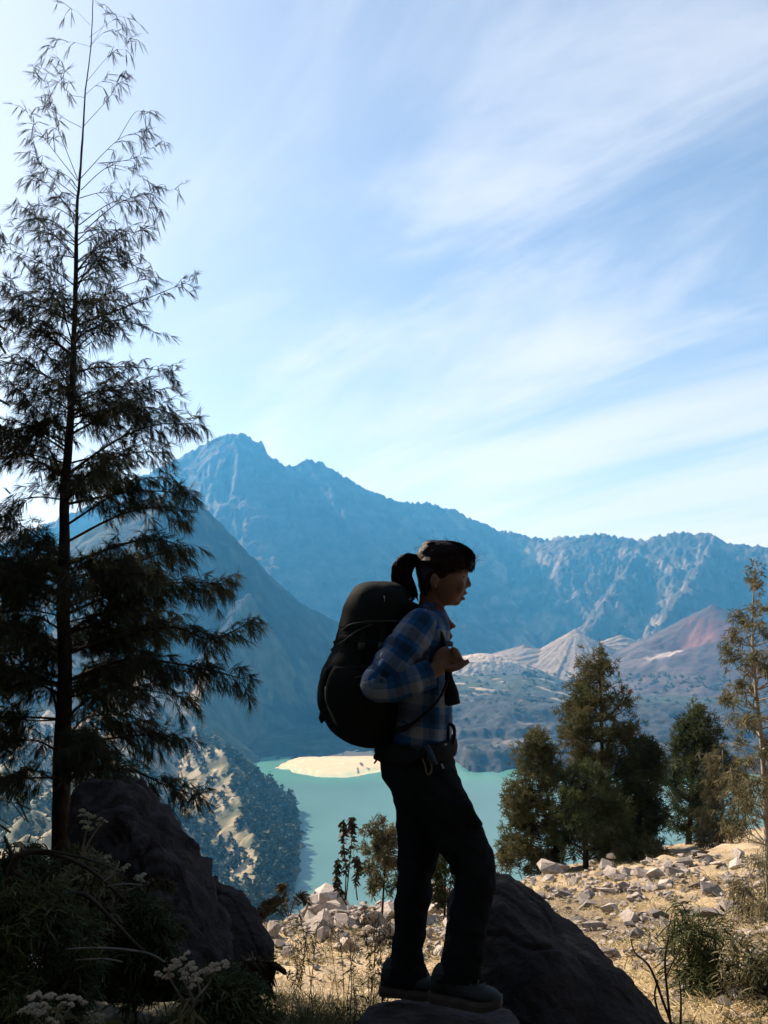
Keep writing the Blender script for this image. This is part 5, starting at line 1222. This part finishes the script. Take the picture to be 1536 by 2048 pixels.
# dry stalks with seed heads in front of the sunlit rim
root_n = 0
rs_ = np.random.default_rng(80)
for k in range(24):
    px = rs_.uniform(555, 775); D = rs_.uniform(4.6, 7.5); pb = P(px, 2000, D); zb = float(gz(pb.x, D)); H = rs_.uniform(.30, .80)
    root = empty('dry_stalk', (pb.x, D, zb)); tag(root, 'thin dry stalk with small seed heads in front of the sunlit rubble', 'plant', 'dry stalks between the boulders and the hiker')
    mb = MB(); b0 = Vector((pb.x, D, zb)); tp = b0 + Vector((rs_.uniform(-.12, .12), rs_.uniform(-.1, .1), H)); md = (b0 + tp) / 2 + Vector((rs_.uniform(-.03, .03), 0, 0))
    tube(mb, [b0, md, tp], [.0032, .0026, .0014], 5, 4); lf = Leaves(); n_ = 30
    for j in range(3):
        q = md.lerp(tp, rs_.uniform(.2, .9)); e = q + Vector((rs_.uniform(-.08, .08), rs_.uniform(-.05, .05), rs_.uniform(.04, .12))); tube(mb, [q, e], [.0018, .001], 4)
        lf.add(blades(np.repeat(np.array([list(e)]), 6, 0) + rs_.normal(0, .008, (6, 3)), rs_.normal(0, 1, (6, 3)), .022, .010, .2, rs_))
    lf.add(blades(np.array([list(md.lerp(tp, u)) for u in rs_.uniform(.0, 1, n_)]), rs_.normal(0, 1, (n_, 3)), rs_.uniform(.02, .06, n_), .007, .3, rs_))
    mb.build('stem', M_twig if k % 3 else M_dry, root); tag(lf.build('seed_head', M_dry if k % 2 else M_grass, root), kind='stuff')

# ---- ferns
M_fern = mat('fern_frond', (0.030, 0.034, 0.018), (0.075, 0.050, 0.026), scale=5, rough=0.8, trans=0.2)
def fern(lab, fronds, seed):
    r = np.random.default_rng(seed); c0 = P(*fronds[0][0]); root = empty('fern', tuple(c0)); tag(root, lab, 'fern')
    for fr in fronds:
        pts = [P(*q) for q in fr]; mb = MB(); c, rr_ = tube(mb, pts, [.005] * (len(pts) - 1) + [.0015], 5, 8); L = sum((c[i + 1] - c[i]).length for i in range(len(c) - 1))
        st = mb.build('frond', M_fern, root); B = []; Dd_ = []; Ll = []
        for i in range(2, len(c) - 1):
            ax = (c[i + 1] - c[i]).normalized(); sd_ = ax.cross(Vector((0, 1, .3))).normalized(); sd2 = ax.cross(sd_)
            ll = L * .17 * math.sin(math.pi * min(1, .12 + .88 * (1 - i / len(c)))) + .01
            for s in (-1, 1):
                for u in (0, .5):
                    B.append(list(c[i].lerp(c[i + 1], u))); Dd_.append(list((sd_ * s + ax * .55 + sd2 * .35 * r.uniform(-1, 1) + Vector((0, 0, -.25))))); Ll.append(ll * r.uniform(.8, 1.1))
        lf = Leaves(); lf.add(blades(B, Dd_, np.array(Ll), np.array(Ll) * .22, .3, r)); lf.build('leaflet', M_fern, st)
fern('dark arching fern on the rim at the edge of the lake view', [[(580, 1830, 7.2), (590, 1800, 7.2), (606, 1788, 7.2), (618, 1812, 7.2)], [(575, 1832, 7.2), (560, 1805, 7.1), (540, 1800, 7.0), (515, 1830, 6.9)], [(578, 1832, 7.2), (572, 1800, 7.3), (566, 1780, 7.4), (562, 1768, 7.4)], [(570, 1835, 7.1), (545, 1815, 7.0), (520, 1825, 6.9), (505, 1850, 6.8)]], 91)
fern('small shaded fern in front of the low black boulder', [[(480, 2010, 5.0), (478, 1960, 4.9), (500, 1925, 4.8), (535, 1925, 4.7), (552, 1940, 4.7)], [(478, 2010, 5.0), (490, 1970, 4.9), (520, 1960, 4.8), (545, 1975, 4.7)], [(475, 2010, 5.0), (455, 1975, 4.9), (430, 1965, 4.9), (410, 1985, 4.9)]], 92)
fern('brown drooping fern against the middle of the big boulder', [[(292, 1800, 4.8), (300, 1770, 4.75), (325, 1762, 4.7), (350, 1775, 4.65)], [(290, 1800, 4.8), (275, 1775, 4.75), (250, 1770, 4.7), (225, 1790, 4.7)]], 93)

# ---- woolly flowering plants (dry edelweiss)
M_wool = mat('woolly_flower', (0.42, 0.35, 0.26), (0.62, 0.54, 0.42), scale=30, rough=0.95, bump=0.006, bscale=90, spec=0.05)
M_wool2 = mat('greenish_flower', (0.22, 0.22, 0.15), (0.34, 0.32, 0.22), scale=30, rough=0.95, bump=0.006, bscale=90, spec=0.05)
M_stem = mat('woolly_stem', (0.10, 0.080, 0.066), (0.16, 0.13, 0.11), scale=20, rough=0.95)
def head_mesh(seed):
    r = np.random.default_rng(seed); mb = MB()
    for k in range(26):
        q = r.normal(0, 1, 3); q /= np.linalg.norm(q); q[2] = abs(q[2]) * .8
        ellipsoid(mb, q * .75 * r.uniform(.5, 1.05), .28, .28, .26, None, 7, 5)
    me = mb.mesh('flower_head'); me.shade_smooth(); return me
HM = [head_mesh(s) for s in (1, 2, 3)]; HM1 = [m_.copy() for m_ in HM]; HM2 = [m_.copy() for m_ in HM]
for m_ in HM1: m_.materials.append(M_wool)
for m_ in HM2: m_.materials.append(M_wool2)
def edelweiss(lab, base, stems, heads, D, green=False, seed=1):
    r = np.random.default_rng(seed); B = P(base[0], base[1], D); root = empty('woolly_flower_plant', tuple(B)); tag(root, lab, 'plant')
    for st in stems:
        mb = MB(); tube(mb, [P(x, y, D + r.uniform(-.02, .02)) for x, y in st], [.0055 * D / 3.2] + [.0042 * D / 3.2] * (len(st) - 2) + [.003 * D / 3.2], 6, 4); mb.build('stem', M_stem, root)
    for (x, y, rad) in heads:
        o = bpy.data.objects.new('flower_head', (HM2 if green else HM1)[r.integers(0, 3)]); link(o, root)
        p = P(x, y, D + r.uniform(-.06, .06)) - B; s = rad * D / FPX; o.location = p; o.scale = (s, s, s * .85); o.rotation_euler = (r.uniform(-.3, .3), r.uniform(-.3, .3), r.uniform(0, 6))
    # leaves hanging on the stem base
    lf = Leaves(); n_ = 30; c = np.array([list(P(base[0] + r.uniform(-14, 14), base[1] - r.uniform(0, 60), D)) for k in range(n_)])
    lf.add(blades(c, unit(r.normal(0, 1, (n_, 3)) + np.array([0, 0, -.5])), r.uniform(.05, .10, n_), .010, .5, r)); lf.build('leaf', M_sage if not green else M_grass, root)
rh2 = np.random.default_rng(3)
H1 = [(x + rh2.uniform(-3, 3), y + rh2.uniform(-3, 3), rh2.uniform(7.5, 11)) for x, y in [(318, 1952), (332, 1944), (345, 1938), (358, 1932), (340, 1952), (330, 1958), (362, 1944), (372, 1936), (380, 1928), (384, 1942), (370, 1952), (366, 1960), (380, 1960), (392, 1950), (402, 1944), (412, 1938), (424, 1933), (436, 1930), (448, 1928), (452, 1933), (398, 1960), (385, 1970), (408, 1950), (420, 1944), (434, 1938), (376, 1910), (368, 1916), (352, 1925)]]
edelweiss('dry woolly flower clusters on forked stems, nearest the bottom left of the hiker', (376, 2052), [[(376, 2052), (382, 2020), (372, 2010), (340, 1958)], [(382, 2020), (386, 2000), (366, 1960)], [(380, 2030), (395, 1995), (415, 1970), (430, 1945)], [(386, 2005), (400, 1985), (392, 1955)], [(384, 2010), (372, 1930)]], H1, 3.0, False, 5)
H2 = [(x + rh2.uniform(-3, 3), y + rh2.uniform(-3, 3), rh2.uniform(8, 11)) for x, y in [(40, 2022), (52, 2018), (62, 2014), (74, 2012), (86, 2012), (94, 2018), (58, 2026), (72, 2026), (84, 2028), (62, 1998), (76, 1992), (90, 1996), (100, 1990), (118, 1996), (132, 1995), (144, 1998), (156, 2002), (168, 2006), (126, 2010), (140, 2012), (108, 2024), (100, 2042), (112, 2044)]]
edelweiss('cream woolly flower clusters in the bottom left corner', (100, 2075), [[(100, 2075), (85, 2050), (60, 2025)], [(100, 2075), (100, 2045), (80, 2000)], [(102, 2075), (125, 2040), (145, 2005)]], H2, 2.9, False, 6)
H3 = [(x + rh2.uniform(-3, 3), y + rh2.uniform(-3, 3), rh2.uniform(6, 9)) for x, y in [(165, 1622), (172, 1632), (182, 1638), (168, 1644), (178, 1650), (188, 1632), (200, 1640), (208, 1646), (196, 1650), (162, 1634), (170, 1656), (184, 1660)]]
edelweiss('greenish woolly flowers in front of the left edge of the big boulder', (150, 1790), [[(150, 1790), (160, 1720), (178, 1640)], [(158, 1730), (180, 1680), (202, 1648)]], H3, 4.6, True, 7)
edelweiss('small pale woolly flower halfway up the big boulder', (208, 1820), [[(208, 1820), (211, 1780), (212, 1728)], [(211, 1780), (240, 1755), (250, 1742)], [(212, 1790), (275, 1775), (282, 1758)]], [(208, 1718, 8), (216, 1714, 8), (213, 1724, 7), (248, 1738, 8), (255, 1732, 7), (276, 1756, 9), (286, 1752, 9), (282, 1762, 8)], 4.4, True, 8)
H5 = [(x, y, rh2.uniform(7, 10)) for x, y in [(180, 2038), (192, 2032), (203, 2036), (186, 2046), (198, 2046)]]
edelweiss('small dim woolly flower at the bottom edge between the two large clusters', (195, 2085), [[(195, 2085), (192, 2040)]], H5, 2.9, True, 9)
H6 = [(x + rh2.uniform(-4, 4), y + rh2.uniform(-4, 4), rh2.uniform(8, 12)) for x, y in [(35, 1690), (48, 1698), (58, 1708), (40, 1715), (65, 1696), (72, 1710), (30, 1706), (55, 1724), (80, 1702), (90, 1712), (48, 1740), (60, 1748)]]
edelweiss('sunlit pale woolly flowers behind the bare branches at the left edge', (50, 1840), [[(50, 1840), (52, 1770), (40, 1700)], [(52, 1780), (70, 1740), (75, 1705)]], H6, 7.6, False, 10)

# ---- bare crooked branches at the left edge
def bare(lab, D, brs, m, seed):
    root = empty('bare_shrub', tuple(P(brs[0][0][0], brs[0][0][1], D))); tag(root, lab, 'shrub'); r = random.Random(seed)
    for b_ in brs:
        mb = MB(); pts = [P(x, y, D + dz) for x, y, w_, dz in b_]; tube(mb, pts, [w_ * D / FPX for x, y, w_, dz in b_], 7, 5); mb.build('branch', m, root)
bare('dark bare crooked branches arching in from the left edge', 3.8, [
    [(20, 2060, 8, 0), (10, 1900, 8, 0), (14, 1780, 7, 0), (28, 1722, 6.5, 0), (60, 1704, 6, 0), (110, 1708, 5, .05), (160, 1728, 4, .1), (200, 1755, 3.2, .15), (260, 1810, 2, .2)],
    [(14, 1780, 6, 0), (30, 1745, 6, 0), (60, 1760, 5, -.05), (110, 1785, 4.5, -.1), (170, 1790, 4, -.1), (225, 1840, 3.5, -.1), (290, 1905, 3, -.1), (335, 1925, 2, -.1)],
    [(28, 1722, 4, 0), (16, 1690, 3, 0), (8, 1672, 2.2, 0)], [(70, 1704, 3.5, 0), (100, 1702, 3, 0), (180, 1720, 2, 0), (235, 1742, 1.3, 0)], [(0, 1708, 5, 0), (-40, 1700, 5, 0)]], M_twig, 1)
M_grey_twig = mat('weathered_twig', (0.08, 0.075, 0.072), (0.17, 0.16, 0.15), scale=20, rough=0.9)
bare('thin weathered grey twigs lying across the dark scrub', 3.5, [[(130, 1899, 1.6, 0), (180, 1896, 2, 0), (240, 1898, 2.2, 0), (300, 1908, 2, 0), (330, 1925, 1.5, 0)], [(150, 1920, 1.5, 0), (210, 1918, 1.8, 0), (245, 1924, 1.6, 0)], [(205, 1765, 1.4, .1), (225, 1750, 2, .1), (236, 1730, 1.8, .1), (238, 1722, 1.2, .1)], [(215, 1772, 1.4, .1), (250, 1768, 1.6, .1), (285, 1770, 1.2, .1)]], M_grey_twig, 2)
# dark scrub under them
sc = [('dark tangled shrub filling the lower left corner', 3.6, (70, 1800), (70, 2060), [(1790, -20, 110), (1850, -40, 170), (1920, -50, 190), (2000, -60, 190), (2050, -60, 180)], 70, M_green),
      ('olive brown rounded bush below the bare branches', 4.0, (135, 1830), (135, 2010), [(1825, 105, 165), (1860, 85, 175), (1910, 85, 180), (1980, 90, 180)], 40, M_olive),
      ('dull brown bush behind the weathered twig at the foot of the boulder', 4.3, (172, 1730), (180, 1900), [(1735, 150, 205), (1770, 140, 225), (1820, 140, 230), (1880, 150, 225)], 44, M_sage),
      ('dark leafy shrub against the base of the big boulder', 4.4, (280, 1800), (290, 2010), [(1800, 250, 310), (1850, 230, 340), (1910, 225, 350), (1980, 230, 350)], 60, M_green),
      ('dark shrub at the left edge beneath the sunlit flowers', 4.6, (20, 1700), (20, 1900), [(1705, -20, 60), (1750, -50, 110), (1800, -60, 130), (1880, -60, 130)], 54, M_green),
      ('dark shrub growing at the foot of the casuarina trunk', 5.2, (135, 1690), (130, 1880), [(1698, 110, 165), (1740, 95, 185), (1800, 80, 190), (1870, 80, 190)], 50, M_green),
      ('low dark shrub between the boulder and the woolly flowers', 3.9, (430, 1960), (440, 2060), [(1960, 400, 470), (2000, 370, 520), (2050, 360, 540)], 44, M_green)]
for i, (lab, D, tp, bs, ol, n_, m) in enumerate(sc):
    outline_tree('shrub', lab, 'shrub', D, tp, bs, ol, n_, m, .055, (.03, .075), .008, 110, M_twig, .010, 110 + i, .3, .1, .15)
# bare twigs on the right below the slope
bare('thin dark bare twigs rising beside the great boulder on the right', 4.6, [[(1355, 2080, 3, 0), (1325, 2000, 2.6, 0), (1300, 1935, 2.2, 0), (1270, 1905, 1.5, 0), (1262, 1880, 1, 0)], [(1345, 2080, 3, 0), (1335, 1990, 2.4, 0), (1330, 1920, 2, 0), (1338, 1870, 1.2, 0)], [(1335, 2080, 2.6, 0), (1310, 2000, 2, 0), (1316, 1960, 1.4, 0)], [(1360, 2080, 2.6, .1), (1362, 2000, 2, .1), (1358, 1960, 1.2, .1)], [(1330, 1960, 1.6, 0), (1345, 1925, 1.2, 0), (1360, 1905, .9, 0)]], M_twig, 3)
